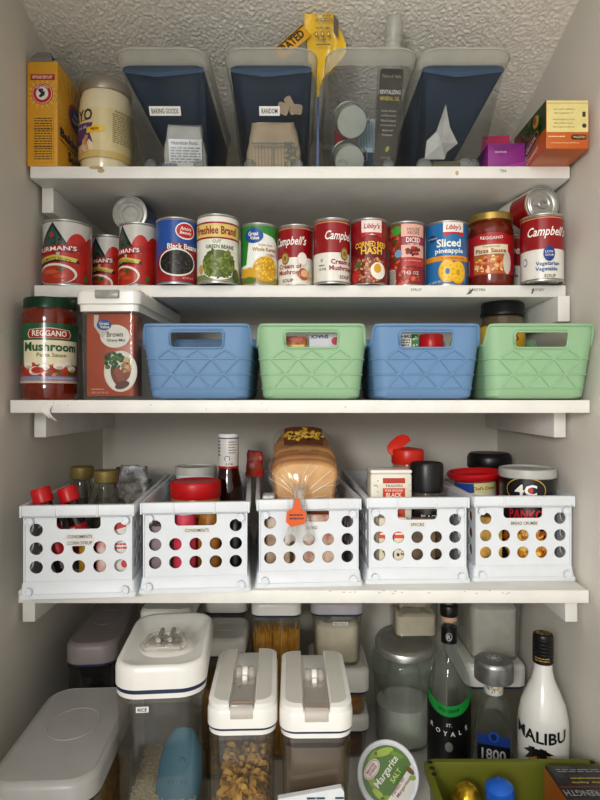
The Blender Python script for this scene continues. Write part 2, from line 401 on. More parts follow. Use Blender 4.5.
def art_greenbeans(D, r, h):
    D.rect(-1.7*r, .0045, 1.7*r, .12*h, '#7b8a52', 1); D.rect(-1.7*r, .66*h, 1.7*r, .86*h, '#e5cc78', 1); D.rect(-1.7*r, .86*h, 1.7*r, .885*h, '#9f2430', 2); D.rect(-1.7*r, .64*h, 1.7*r, .665*h, '#9f2430', 2)
    D.text('Freshlee Brand', -.1*r, .765*h, .12*h, '#97222c', 3, .025, w=2.1*r)
    D.text('CUT', -.05*r, .60*h, .045*h, '#3c5a2c', 3, .01); D.text('GREEN BEANS', .1*r, .525*h, .055*h, '#33502a', 3, .012, w=1.35*r)
    D.ell(.05*r, .26*h, .9*r, .22*h, '#f2efe4', 2); D.ell(.05*r, .28*h, .82*r, .2*h, '#5a6a2c', 2.5)
    for i in range(110):
        t = random.uniform(0, 2*PI); q = math.sqrt(random.random())
        D.ell(.05*r+q*.78*r*math.cos(t), .28*h+q*.19*h*math.sin(t), .006, .0023, random.choice(['#74843a', '#5c6d2c', '#8a9a4b', '#4c5c25']), 3+(i % 4)*.4, random.uniform(0, PI), 10)
    D.ell(.95*r, .12*h, .25*r, .1*h, '#3c5a34', 4); D.ell(-.85*r, .2*h, .16*r, .07*h, '#caa15c', 4)
def art_corn(D, r, h):
    D.poly([(-1.7*r, .96*h), (1.7*r, .96*h), (1.7*r, .55*h), (.9*r, .78*h), (0, .86*h), (-.6*r, .7*h), (-.75*r, .35*h), (-1.7*r, .3*h)], '#2f8a34', 1)
    D.ell(-.3*r, .8*h, .52*r, .12*h, '#1c4f9c', 3); D.text('Great', -.32*r, .83*h, .065*h, '#f4f4f0', 4, .02, w=.55*r); D.text('Value', -.25*r, .765*h, .06*h, '#f4f4f0', 4, .02, w=.5*r)
    D.text('Golden Sweet', .35*r, .655*h, .035*h, '#c9a13c', 3, .01, w=.8*r); D.text('Whole Kernel', .3*r, .585*h, .062*h, '#b5842a', 3, .02, w=1.35*r)
    D.text('CORN', .65*r, .5*h, .04*h, '#b5842a', 3, .02)
    D.rect(-1.7*r, .0045, 1.7*r, .16*h, '#9c8a3f', 1)
    D.ell(.4*r, .28*h, .75*r, .2*h, '#d6a31c', 2)
    D.blobs(.45*r, .29*h, .66*r, .18*h, 150, .0016, .0024, ['#e3b51e', '#efc93a', '#d19d14', '#f3d65c'], 3, .85)
    for u, a in ((-.9, .9), (-.62, 1.1), (-.4, .75)): D.ell(u*r, .22*h, .2*r, .1*h, '#d8a92a', 3, a)
    D.ell(-.55*r, .1*h, .4*r, .05*h, '#5f7a34', 4)
def art_soup(script_u, words, gold_u=0, extra=None):
    def A(D, r, h):
        D.rect(-2.2*r, .47*h, 2.2*r, h-.0045, '#960e17', 1); D.rect(-2.2*r, .925*h, 2.2*r, .945*h, '#c48a5a', 2)
        D.text("Campbell's", script_u*r, .715*h, .185*h, '#f5f2ea', 3, .016, .35, w=1.95*r)
        D.ell(gold_u*r, .455*h, .24*r, .098*h, '#8a6d33', 4); D.ell(gold_u*r, .455*h, .19*r, .078*h, '#b79a55', 5); D.ell(gold_u*r, .455*h, .1*r, .04*h, '#8a6d33', 6)
        for i, (t, u, v, s, c) in enumerate(words): D.text(t, u*r, v*h, s*h, c, 4, .02)
        if extra: extra(D, r, h)
    return A
def mushroom_pic(D, r, h):
    D.ell(.38*r, .43*h, .3*r, .12*h, '#d9d2c4', 3); D.ell(.38*r, .45*h, .27*r, .1*h, '#eee9de', 4)
    D.ell(.45*r, .2*h, .3*r, .1*h, '#a85a32', 4, .4); D.ell(.5*r, .215*h, .22*r, .06*h, '#e0b48a', 5, .4); D.poly([(.65*r, .2*h), (.85*r, .3*h), (.8*r, .18*h), (.95*r, .16*h), (.7*r, .1*h)], '#d9a56b', 5)
    D.ell(.2*r, .2*h, .14*r, .05*h, '#c98a5c', 4)
def art_hash(D, r, h):
    D.rect(-1.7*r, .4*h, 1.7*r, .6*h, '#6d0f16', 1); D.rect(-.4*r, .74*h, .72*r, .97*h, '#f0e6dd', 2); D.poly([(-.36*r, .78*h), (.68*r, .78*h), (.68*r, .965*h), (-.36*r, .965*h)], '#e9dcd4', 3)
    D.poly([(-.4*r, .7*h), (.16*r, .76*h), (.72*r, .7*h), (.72*r, .78*h), (-.4*r, .78*h)], '#c0242c', 3.5)
    D.text("Libby's", .16*r, .865*h, .1*h, '#b01f28', 4, .02, .2, w=.85*r)
    D.text('CORNED BEEF', .1*r, .605*h, .085*h, '#e8bd3a', 4, .03, w=1.75*r, arc=.003); D.text('HASH', .15*r, .505*h, .115*h, '#e8bd3a', 4, .035, w=1.15*r)
    D.ell(.1*r, .2*h, 1.1*r, .2*h, '#6f2d1b', 2)
    D.blobs(.05*r, .22*h, .95*r, .19*h, 130, .0016, .0034, ['#b5643c', '#8d3f27', '#c98a5c', '#a04a2c', '#d7a878'], 3)
    D.ell(.5*r, .2*h, .42*r, .13*h, '#f3eee4', 6, .2); D.ell(.45*r, .235*h, .2*r, .07*h, '#e3a41f', 7)
    D.ell(-.75*r, .12*h, .25*r, .1*h, '#b5261e', 5); D.ell(-.6*r, .3*h, .2*r, .04*h, '#3f6a2c', 5, .5)
def art_diced(D, r, h):
    D.rect(-1.9*r, .0045, 1.9*r, h-.0045, '#8d2a22', 1)
    D.blobs(-.85*r, .6*h, .6*r, .36*h, 70, .002, .0055, ['#c0392b', '#8a2a20', '#47702d', '#2d5524', '#d75a48', '#a03226'], 2)
    D.blobs(-.3*r, .16*h, 1.1*r, .14*h, 60, .002, .004, ['#b5402f', '#d9705a', '#8d2a22'], 2)
    D.ell(-.5*r, .86*h, .3*r, .07*h, '#4d9a3c', 4, .3)
    D.rect(-.25*r, .3*h, 1.05*r, .95*h, '#e5b3a0', 5); D.text('HOUSE', .4*r, .87*h, .045*h, '#6c5a4e', 6, .01); D.text('RECIPE', .4*r, .815*h, .045*h, '#6c5a4e', 6, .01)
    D.rect(-.25*r, .63*h, 1.05*r, .76*h, '#a03a4e', 6); D.text('DICED', .38*r, .705*h, .075*h, '#f3e9e3', 7, .025, w=.75*r); D.text('TOMATOES', .38*r, .64*h, .025*h, '#f3e9e3', 7, .01)
    D.blobs(.4*r, .53*h, .38*r, .06*h, 24, .002, .0035, ['#8d1f22', '#b5403a', '#6c151a'], 6)
    D.rect(-.25*r, .3*h, 1.05*r, .44*h, '#b5322f', 6); D.text('IN TOMATO JUICE', .4*r, .385*h, .025*h, '#f0d9cf', 7, w=.9*r)
    D.text('14.5 OZ', .3*r, .2*h, .05*h, '#ddd6cc', 6, .02); D.rect(-.95*r, .02*h, -.55*r, .26*h, '#ddd8d0', 6)
    for i in range(7): D.rect((-.93+i*.053)*r, .03*h, (-.905+i*.053)*r, .25*h, '#3a3633', 7)
    D.ell(-.4*r, .5*h, .2*r, .06*h, '#7d9fc4', 6)
def art_pineapple(D, r, h):
    D.rect(-1.7*r, .42*h, 1.7*r, h-.0045, '#2273ad', 1); D.rect(-1.7*r, .38*h, 1.7*r, .46*h, '#e59a2a', 2)
    D.rect(-.15*r, .8*h, .85*r, .975*h, '#efe7df', 3); D.poly([(-.15*r, .75*h), (.35*r, .8*h), (.85*r, .75*h), (.85*r, .82*h), (-.15*r, .82*h)], '#c0242c', 3.4); D.text("Libby's", .35*r, .885*h, .1*h, '#b5212a', 4, .02, .25, w=.75*r)
    D.ell(-.7*r, .74*h, .24*r, .055*h, '#163f6b', 3); D.text('NO SUGAR', -.7*r, .74*h, .025*h, '#dfe8ee', 4)
    D.text('Sliced', .12*r, .655*h, .125*h, '#f4f2ea', 4, .03, w=1.15*r); D.text('pineapple', .15*r, .525*h, .1*h, '#f4f2ea', 4, .025, w=1.35*r)
    D.text('in pineapple juice', .35*r, .42*h, .035*h, '#8a4a18', 4, w=1.1*r)
    for u, v in ((.05, .22), (.55, .2)):
        D.ell(u*r, v*h, .42*r, .175*h, '#e3a81c', 4+u); D.ell(u*r, v*h+.002, .38*r, .155*h, '#f0c22c', 4.6+u); D.ell(u*r, v*h, .1*r, .045*h, '#2273ad' if u < .1 else '#d69a18', 5.3+u)
        for i in range(8): a = i*PI/4+.3; D.ell(u*r+.25*r*math.cos(a), v*h+.1*h*math.sin(a), .06*r, .008*h, '#d49c18', 5.2+u, a)
    D.text('NET WT 20 OZ', -.5*r, .06*h, .035*h, '#dfe6ea', 4, rot=.1)
def art_gravy_can(D, r, h): D.rect(-2*r, .3*h, 2*r, .7*h, '#274a8f', 1)

G1 = 'cans on the second shelf'
HT = .1125
can('tomato_sauce_can', 'widest red tomato sauce can, in the corner by the dim wall', -.4165, 1.04, .0415, HT+.001, art_tomato, '#cfccc6', -.20)
can('tomato_sauce_can', 'tomato sauce can half hidden, set back between its two twins', -.3655, 1.112, .0335, HT-.003, art_tomato, '#cfccc6', -.38)
can('tomato_sauce_can', 'narrow tomato sauce can touching the blue black bean can', -.2905, 1.045, .0335, HT, art_tomato, '#cfccc6', -.52)
can('black_bean_can', 'blue and red can of black beans with a bean bowl picture', -.2168, 1.022, .0358, HT+.001, art_blackbeans, '#2152a0', .0)
can('green_bean_can', 'cream can of cut green beans with a yellow name band', -.1437, 1.015, .0364, HT+.004, art_greenbeans, '#e9e8da')
can('corn_can', 'green and white can of whole kernel corn', -.0735, 1.045, .0328, HT-.001, art_corn, '#eef0ea')
can('soup_can', 'red and white soup can with a mushroom picture, beside the corn can', -.008, 1.045, .0315, HT-.003, art_soup(-.35, [('Cream of', -.35, .33, .075, '#9c2a35'), ('Mushroom', -.3, .235, .075, '#9c2a35'), ('SOUP', -.45, .1, .055, '#6b6255')], -.6, mushroom_pic), '#e9e5da')
can('soup_can', 'red and white soup can without picture, left of the corned beef hash', .0555, 1.015, .0317, HT-.001, art_soup(.62, [('Cream of', .65, .33, .075, '#9c2a35'), ('Mushroom', .65, .235, .075, '#9c2a35'), ('SOUP', .75, .1, .055, '#6b6255'), ('V', -.55, .35, .05, '#6b6255'), ('10 OZ', -.5, .22, .035, '#6b6255'), ('Heart', -.55, .28, .03, '#6b6255')], .72), '#e9e5da')
can('corned_beef_hash_can', 'dark red can of corned beef hash with a fried egg picture', .1215, 1.022, .0322, HT+.0005, art_hash, '#8e141c')
can('diced_tomato_can', 'pink and red can of diced tomatoes with pepper pictures', .190, 1.04, .033, HT+.0005, art_diced, '#8d2a22')
can('pineapple_can', 'blue can of sliced pineapple with yellow ring picture', .2625, 1.04, .0366, HT+.0005, art_pineapple, '#2a78b2')
def lowsod(D, r, h):
    D.ell(.3*r, .4*h, .26*r, .115*h, '#1f3a86', 6); D.text('LOW', .3*r, .425*h, .035*h, '#e8eaf0', 7, .01); D.text('SODIUM', .3*r, .375*h, .03*h, '#e8eaf0', 7, .01, w=.36*r)
    D.ell(-.85*r, .3*h, .13*r, .06*h, '#5a6e90', 3); D.ell(-.85*r, .3*h, .1*r, .045*h, '#e4e0d8', 4)
can('soup_can', 'red and white vegetable soup can with blue dot, near the right wall', .4150, .995, .0348, HT-.0005, art_soup(.28, [('Vegetarian', .25, .245, .075, '#35538c'), ('Vegetable', .2, .165, .075, '#35538c'), ('SOUP', .35, .07, .05, '#8a7a4a')], -3, lowsod), '#e4e2da', .02)
can('soup_can', 'soup can mostly hidden behind the pizza sauce jar, carrying a fallen can', .405, 1.118, .0335, HT, art_soup(.3, [('Vegetable', .2, .3, .075, '#35538c')], -3, lowsod), '#e4e2da', -.3)
can('red_can', 'can hidden behind the pineapple can, only a sliver of white label showing', .327, 1.155, .033, .105, None, '#d8d2c6')
# two cans lying on top of others
TOPZ = SZ[2]+HT
r = .0318
can('lying_can', 'can lying on top of the tomato sauce cans, plain steel end facing out', 0, 0, r, .105, lambda D, r, h: D.rect(-3*r, .2*h, 3*r, .8*h, '#2a4f97', 1), '#25437e',
    loc=(-.314, 1.07, TOPZ+r+.0018), rot=(-PI/2, 0, -.05))
r = .0312
can('lying_can', 'red soup can lying on its side, ring pull end above the vegetable soup can', 0, 0, r, .1, art_soup(1.7, [('Mushroom', 1.7, .25, .08, '#9c2a35')], -3), '#e9e5da',
    loc=V((.4240, 1.012, TOPZ+r+.0008))-.1*V((math.sin(.22), -math.cos(.22), 0)), rot=(PI/2, 0, .22), pull=True)

# pizza sauce jar
def jar_thing(name, label, loc, rz, prof, contents, lidprof, lidmat, labelfn, lr, group=None, cat='jar', coat=.6):
    t = thing(name, label, cat, loc, rz, group)
    b = MB(); b.lathe(prof, contents, 56); b.build('jar_body', t)
    l = MB(); l.lathe(lidprof, lidmat, 56); l.build('lid', t)
    if labelfn:
        p = MB(); labelfn(Dec(p, cyl(lr), .0055), lr, p); p.build('paper_label', t)
    return t
SAUCE = mat('tomato_sauce_glass', '#742008', rough=.12, coat=.6, var=.18, scale=70)
def art_pizza(D, r, mb):
    z0, z1 = .020, .089; hh = z1-z0
    D.rect(-1.9*r, z0, 1.6*r, z1, '#b01c27', 1); D.ell(.05*r, z1-.002, .8*r, .006, '#b01c27', 1)
    D.text('REGGANO', .05*r, z1-.006, .0055, '#f0e6da', 4, .02, w=.95*r, arc=-.002)
    D.rect(-.75*r, .054, .8*r, .073, '#8a6a3c', 2); D.rect(-.72*r, .0555, .77*r, .0718, '#e6d9b8', 3); D.text('Traditional', .02*r, .0685, .0035, '#6a5a3a', 5, w=.7*r); D.text('Pizza Sauce', .02*r, .0612, .0075, '#96202a', 5, .02, w=1.3*r)
    D.rect(-.75*r, .022, .75*r, .054, '#b5642c', 2)
    D.blobs(0, .038, .66*r, .013, 90, .0014, .0045, ['#e3b872', '#d8913f', '#c8542c', '#f0d79a', '#b5381f'], 3)
    D.ell(.72*r, .04, .2*r, .02, '#cfc7b9', 5)
    D.rect(-1.55*r, .024, -1.05*r, .05, '#d9d4ca', 2)
    for i in range(8): D.rect((-1.53+.06*i)*r, .025, (-1.505+.06*i)*r, .049, '#55504a', 3)
    D.text('S', -1.25*r, .062, .013, '#e6d9c8', 3)
r = .0400
jar_thing('pizza_sauce_jar', 'jar of pizza sauce with a gold lid and red label', (.3432, 1.045, SZ[2]+.0002), facing(.3432, 1.045),
    [(0, 0), (r*.85, 0), (r*.95, .003), (r, .01), (r, .094), (r*.97, .104), (r*.88, .113), (r*.84, .116), (r*.84, .122), (0, .122)], SAUCE,
    [(0, .117), (r*.9, .117), (r*.97, .1178), (r*.97, .1285), (r*.93, .1305), (r*.86, .130), (r*.84, .1295), (0, .1297)], GOLD, art_pizza, r+.0003)
# ------------------------------------------------------------------ shelf 1
Z1 = SZ[1]
# baking soda box with its flap torn open
def soda_box():
    w, l, h = .052, .118, .177
    t = thing('baking_soda_box', 'yellow baking soda box with its grey flap torn open, at the shelf end', 'box', (-.4375, 1.044, Z1+.0002))
    b = MB(); YB = K('#dba01d', .5)
    b.loft([[V((x, y, z)) for x, y in rrect(w, l, .0015, 2)] for z in (0, h)], YB, True, False)
    b.loft([[V((x, y, z)) for x, y in rrect(w-.002, l-.002, .001, 2)] for z in (.09, h)], mat('kraft_inside', '#8f8a80', rough=.8), True, False)
    b.build('carton', t)
    f = MB(); GR = mat('grey_card', '#85807a', rough=.85, bump=.3)
    f.loft([[V((-.022, -l/2+.001, h-.002)), V((.015, -l/2+.001, h-.002))], [V((-.02, -l/2-.002, h+.006)), V((.017, -l/2-.001, h+.007))], [V((-.012, -l/2+.006, h+.02)), V((.011, -l/2+.008, h+.021))], [V((-.006, -l/2+.03, h+.019)), V((.008, -l/2+.03, h+.02))]], GR, False, False, False)
    f.loft([[V((-.025, l/2-.004, h)), V((-.025, -l/2+.01, h))], [V((-.027, l/2-.004, h+.012)), V((-.026, -l/2+.012, h+.009))]], YB, False, False, False)
    f.build('torn_flap', t)
    p = MB(); D = Dec(p, flat((0, -l/2, 0), (1, 0, 0), (0, 0, 1)))
    for i in range(16):
        a = 2*PI*i/16; D.poly([(.018*math.cos(a-.06), .123+.018*math.sin(a-.06)), (.028*math.cos(a), .123+.028*math.sin(a)), (.018*math.cos(a+.06), .123+.018*math.sin(a+.06))], '#ecc75a', .6)
    D.rect(-.02, .146, .021, .156, '#b5222a', 1); D.fine(-.017, .148, .018, .154, 2, '#f0dccb', 2)
    D.ell(0, .123, .018, .0185, '#c41f2b', 1); D.ell(0, .123, .0165, .017, '#f2ece0', 2); D.ell(0, .123, .0155, .016, '#c41f2b', 3); D.ell(0, .123, .0105, .011, '#f2ece0', 4)
    D.text('ARM & HAMMER', 0, .1355, .0028, '#f2ece0', 5, .02, w=.022, arc=.004)
    D.poly([(-.006, .118), (-.002, .116), (.004, .120), (.005, .126), (-.001, .127), (-.004, .129), (-.006, .127), (-.002, .123)], '#24324a', 5); D.rect(-.006, .127, .002, .131, '#24324a', 5.4)
    D.rect(-.016, .006, .019, .088, '#b98a14', 1); D.rect(-.0155, .0065, .0185, .0875, '#dba01d', 1.6); D.fine(-.0135, .01, .0165, .083, 17, '#4a3c1c', 2.4, .4)
    D.rect(-.0155, .062, .0185, .0627, '#4a3c1c', 2.4); D.rect(-.0155, .032, .0185, .0327, '#4a3c1c', 2.4)
    S = Dec(p, flat((w/2, 0, 0), (0, 1, 0), (0, 0, 1)))
    for i in range(22):
        a = 2*PI*i/22; S.poly([(.005, .115), (.005+.07*math.cos(a), .115+.05*math.sin(a)), (.005+.07*math.cos(a+.1), .115+.05*math.sin(a+.1))], '#e7b83c', .6)
    S.ell(.02, .115, .034, .024, '#c41f2b', 1); S.ell(.02, .115, .028, .019, '#27407c', 1.5); S.text('ARM', .02, .12, .008, '#f2ece0', 3, .02); S.text('HAMMER', .02, .109, .007, '#f2ece0', 3, .02)
    S.text('Baking', -.005, .062, .020, '#1b2543', 3, .03, w=.09); S.text('Soda', .012, .036, .018, '#1b2543', 3, .03, w=.055); S.fine(-.05, .048, .02, .052, 1, '#1b2543', 3); S.text('100%', .02, .012, .014, '#1b2543', 3, .02)
    p.build('printed_front', t)
soda_box()
# mayonnaise jar
r = .0470
def art_mayo(D, r, mb):
    D.rect(-2.4*r, .028, 2.4*r, .115, '#e0cf9d', 1); D.rect(-2.4*r, .028, 2.4*r, .040, '#d3b874', 1.5)
    D.text('MAYO', -1.15*r, .103, .020, '#2a2436', 3, .02, w=1.35*r); D.fine(-.95*r, .093, -.55*r, .096, 1, '#2a2436', 2)
    D.poly([(-1.6*r, .092), (-.45*r, .088), (-.6*r, .072), (-.45*r, .052), (-1.6*r, .054)], '#5b3d78', 2); D.text('olive oil', -1.0*r, .082, .006, '#e9e2ee', 4, .01)
    D.poly([(-.72*r, .070), (-.1*r, .072), (.0, .078), (-.05*r, .083), (-.7*r, .080)], '#e8c81f', 4); D.text('NEW', -.38*r, .0765, .005, '#b5222a', 5, .03)
    D.blobs(-.75*r, .05, .3*r, .014, 16, .003, .007, ['#e6c79c', '#d5a877', '#c4946a', '#efdcb8'], 3)
    D.fine(.25*r, .055, 1.15*r, .108, 15, '#6a6350', 2, .35); D.text('Nutrition Facts', .7*r, .1115, .0035, '#3b362c', 3, .01, w=.7*r)
MAYO = mat('mayonnaise', '#e6dbb9', rough=.25, coat=.4, var=.02)
jar_thing('mayonnaise_jar', 'round mayonnaise jar with grey metal lid and cream label', (-.3545, 1.06, Z1+.0002), facing(-.3545, 1.06)-.02,
    [(0, 0), (r*.8, 0), (r*.86, .004), (r*.9, .02), (r*.985, .035), (r, .06), (r, .116), (r*.96, .138), (r*.9, .149), (r*.9, .160), (0, .160)], MAYO,
    [(0, .151), (r*.95, .151), (r*.97, .153), (r*.97, .169), (r*.93, .172), (r*.85, .172), (r*.83, .170), (0, .170)], mat('grey_lid_metal', '#a39b8d', rough=.35, metal=.5), art_mayo, r+.0004)

# translucent bins with a dark blue inner bin
BLUEIN = mat('navy_bin_plastic', '#344f6c', rough=.45, var=.1, scale=8)
def bin_tub(name, label, x, yf, sticker=None, blue=(0, 0), liner=True, rz=0, w1=.139, dw=0):
    """front bottom edge of the tub stands at (x, yf)"""
    t = thing(name, label, 'bin', (x, yf, Z1+.0004), rz, 'translucent bins on the top shelf')
    w0, L0, H, OV = .118+dw, .205, .137, .090; w1 += dw; L1 = L0+.02+OV
    b = MB(); n = 6
    cyk = lambda k: (L0+.02*k-OV*k)/2
    R = [ring(w0-.02, L0-.02, .012, .0, n, 0, L0/2), ring(w0-.006, L0-.006, .016, .004, n, 0, L0/2), ring(w0, L0, .018, .014, n, 0, L0/2)]
    for k in (.25, .5, .75, 1): R.append(ring(w0+(w1-w0)*k, L0+(L1-L0)*k, .02, .014+(H-.014)*k, n, 0, cyk(k)))
    cy1 = cyk(1)
    b.loft(R, FROST, True, False)
    b.build('tub', t)
    q = MB()
    q.loft([ring(w1, L1, .02, H-.001, n, 0, cy1), ring(w1+.006, L1+.012, .026, H+.004, n, 0, cy1-.004), ring(w1+.010, L1+.030, .032, H+.014, n, 0, cy1-.008), ring(w1+.011, L1+.032, .033, H+.011, n, 0, cy1-.008)], FROSTRIM, False, False)
    q.build('flared_rim', t)
    for s in (-1, 1):
        c = MB(); c.lathe([(0, 0), (.0085, 0), (.0098, -.001), (.0098, -.002), (.0085, -.0028), (0, -.0028)], FOOT, 20, X=R3(-PI/2, 0, 0, (s*(w0/2-.017), -.0005, .0145)) @ R3(PI, 0, 0, (0, 0, -.001))); c.build('moulded_foot', t)
    if liner:
        u = MB(); i = .004
        def xs(z): k = (z-.014)/(H-.014); return (w0+(w1-w0)*k)/2-i
        lb, rb = blue; zt = H-.004; zb = .012; yb1 = L0-.004; yt0 = -OV+.004; yt1 = L0+.01
        A = [V((-xs(zb)+lb, .185, zb)), V((xs(zb)-rb, .185, zb))]
        B = [V((-xs(zt), yt0+.004, zt)), V((xs(zt), yt0+.004, zt))]
        nb = 10     # slanting inner sheet, with the two side walls behind it
        def sh(e, f): p = A[e].lerp(B[e], f); p.y = A[e].y+(B[e].y-A[e].y)*f*f; return p
        u.loft([[sh(0, j/nb).lerp(sh(1, j/nb), i/nb) for i in range(nb+1)] for j in range(nb+1)], BLUEIN, False, False, False)
        for e in (0, 1):
            fb = V((A[e].x, .022, zb)) if (lb, rb)[e] == 0 else A[e]
            u.add([fb, B[e], V((B[e].x, yt1, zt)), V((A[e].x, yb1, zb))], [(0, 1, 2, 3)], BLUEIN)
        B = [B[0], None, None, B[1]]
        # thick blue brim along the front with a shallow notch
        z = zt+.001; pts = [B[0]+V((0, -.002, 0)), V((-.012, yt0+.002, z-.009)), V((.004, yt0+.002, z-.008)), B[3]+V((0, -.002, 0))]
        u.loft([[p+V((0, 0, .003)) for p in pts], [p-V((0, 0, .004)) for p in pts]], BLUEIN, False, False, False)
        u.loft([[p+V((0, 0, .003)) for p in pts], [p+V((0, .003, .012)) for p in (B[0], B[0].lerp(B[3], .45), B[0].lerp(B[3], .55), B[3])]], BLUEIN, False, False, False)
        u.build('blue_liner', t)
    if sticker:
        s = MB(); D = Dec(s, flat((-.004, -.0535, .082), (1, 0, 0), (0, -.732, 1)), dw=.0005)
        w = .0040*len(sticker)*(1 if len(sticker) > 8 else 1.25)+.004; D.rect(-w/2, -.0072, w/2, .0072, '#efeee8', 3); D.text(sticker, 0, 0, .0076, '#1e1e1e', 4, .004, w=w-.0075)
        s.build('name_sticker', t)
    return t
YB = 1.015
bin_tub('storage_bin', 'translucent bin marked baking goods with navy inside, first from the mayonnaise jar', -.2195, YB, 'BAKING GOODS', (.050, 0))
bin_tub('storage_bin', 'translucent bin marked random with brown paper bag inside', -.0465, YB, 'RANDOM')
bin_tub('storage_bin', 'translucent bin holding swing top jars and an oil bottle, without blue inside', .1140, YB, None, liner=False, dw=-.003)
bin_tub('storage_bin', 'translucent bin with navy inside and crumpled white packet, nearest the tea boxes', .2620, YB, None, (0, .045))
def paper_bag(name, label, loc, w, l, h, m, rz=0, cat='packet', crumple=.004, prints=None, tilt=0, seed=1, flatten=.5):
    """soft pouch: a rounded block with wrinkled skin and a pinched top"""
    b = MB(); R = []
    for i in range(11):
        k = i/10; z = h*k; s = 1-.25*max(0, k-.4)/.6; ly = max(.05, (1-flatten*max(0, k-.25)/.75))*l
        rr_ = []
        for x, y in rrect(w*s*(.94 if i == 0 else 1), ly, min(w, ly)*.3, 6):
            nn = noise.noise_vector(V((x*60+seed, y*60, z*60)))*crumple
            rr_.append(V((x, y, z))+(nn if i else V((nn.x, nn.y, 0))))
        R.append(rr_)
    b.loft(R, m)
    if prints: prints(b)
    o = b.build(name, smooth=50); o.location = loc; o.rotation_euler = (tilt, 0, rz); return tag(o, label, cat)
CRUMP = mat('crumpled_paper', '#d9d6cf', rough=.6, var=.1, scale=40)
def pr_nutri(b):
    D = Dec(b, flat((0, -.0175, .010), (1, 0, 0), (0, .10, 1)), dw=.001); D.rect(-.028, .004, .03, .050, '#cfccc6', 2); D.text('Nutrition Facts', 0, .044, .006, '#24242a', 4, .01, w=.046); D.fine(-.025, .006, .027, .038, 7, '#4a4a50', 3, .45)
paper_bag('printed_packet', 'white packet printed with nutrition facts, upright inside the baking goods bin', (-.205, 1.054, Z1+.0110), .076, .028, .082, CRUMP, .06, prints=pr_nutri, seed=2, tilt=.40)
m = MB()
m.loft([[V((x+noise.noise(V((x*60, z*90, 1)))*.002, y, z)) for x, z in rrect(.066, .010, .004, 5)] for y in (-.014, -.012, -.008, -.006)], CRUMP)
D = Dec(m, flat((-.01, -.0148, 0), (1, 0, 0), (0, 0, 1)), dw=.0008); D.text('BAKING', -.012, 0, .005, '#2a3a6a', 2, .02, w=.03)
o = m.build('flat_packet', loc=(-.2095, 1.036, Z1+.0165), rot=(0, 0, .03)); tag(o, 'flat white packet with blue writing on the floor of the baking goods bin', 'packet')
TAN = mat('tan_paper_bag', '#c9b093', rough=.75, var=.1, scale=25, bump=.3)
def pr_tan(b):
    D = Dec(b, flat((0, -.0225, .006), (1, 0, 0), (0, .035, 1)), dw=.0016)
    for i in range(14): D.rect(-.038+i*.0057, .004, -.0372+i*.0057, .042, '#7b6d58', 1)
    D.rect(-.038, .043, .038, .0445, '#4a5a4a', 1); D.rect(-.001, .002, .0, .044, '#3a4a44', 1.4)
    for u in (-.026, -.012, .012): D.text('SUGAR', u, .038, .004, '#4a5a4a', 2, .01)
    D.text('CANE', .026, .025, .012, '#4c5c4f', 2, .01, rot=PI/2); D.text('PURE', .036, .025, .01, '#4c5c4f', 2, .01, rot=PI/2)
paper_bag('brown_sugar_bag', 'tan paper bag lying inside the bin marked random', (-.0465, 1.047, Z1+.0110), .096, .042, .084, TAN, 0, tilt=.36, cat='bag', prints=pr_tan, seed=5, flatten=.25, crumple=.003)
random.seed(4); m = MB()
for k, (x, z, w_, h_, rt) in enumerate(((-.011, .009, .020, .018, .35), (.002, .014, .013, .030, -.5), (.014, .008, .016, .016, .15))):
    X = Matrix.Translation(V((x, k*.0035, z))) @ Matrix.Rotation(rt, 4, 'Y')
    R = [[V((u, .0015*j+noise.noise(V((u*120, v*120, k)))*.004, v)) for u, v in rrect(w_*(1-.12*j), h_*(1-.12*j), .004, 4)] for j in (0, 1, 2, 3)]
    m.loft(R, TAN, X=X)
o = m.build('rolled_bag_top', loc=(-.018, .9935, Z1+.0920), rot=(.45, 0, 0)); tag(o, 'crumpled tan paper scrap sitting on the brown paper bag', 'paper')
# swing top jars
JARW = mat('white_ceramic_lid', '#d9d6cc', rough=.3)
for k, z in enumerate((.0, .064)):
    t = thing('swing_top_jar', ('lower' if k == 0 else 'upper')+' of two small swing top jars stacked in the clear bin', 'jar', (.0900+.003*k, 1.048-.014*k, Z1+.034+z), .15, 'swing top jars in the bin', (-1.0, 0, .1)); t.scale = (1.12, 1.12, 1.12)
    b = MB(); b.lathe([(0, 0), (.023, 0), (.025, .003), (.025, .03), (.021, .037), (.02, .04), (0, .04)], GLASS, 32); b.build('jar_body', t)
    b = MB(); b.lathe([(0, .0402), (.022, .0402), (.0235, .044), (.0235, .054), (.02, .058), (0, .059)], JARW, 32); b.build('stopper', t)
    b = MB(); b.lathe([(0, .002), (.0235, .002), (.0235, .022 if k else .03), (0, .022 if k else .03)], mat('white_powder', '#d4d0c6', rough=.9), 32); b.build('powder', t)
    b = MB()
    b.tube([(.0262*math.cos(a), .0262*math.sin(a), .036) for a in [2*PI*i/24 for i in range(24)]], .001, STEEL, 6, True)
    b.tube([(.026, -.006, .036), (.031, -.008, .045), (.030, -.004, .058), (.024, 0, .06)], .001, STEEL, 6); b.tube([(.026, .006, .036), (.034, .002, .030), (.035, -.008, .044), (.03, -.012, .055)], .001, STEEL, 6)
    b.build('wire_bail', t)
m = MB(); m.box((-.012, -.014, 0), (.012, .014, .1245), K('#b5202c', .5), .001); m.build
o = m.build('red_box', loc=(.0800, 1.145, Z1+.0095)); tag(o, 'small red carton standing behind the swing top jars', 'box')
m = MB(); m.box((-.017, -.003, 0), (.017, .003, .132), K('#d9e4ea', .5), .0006); D = Dec(m, flat((0, -.003, 0), (1, 0, 0), (0, 0, 1)))
for i in range(9): D.rect(-.013+i*.003, .078, -.0115+i*.003, .128, '#6fa4c4', 1)
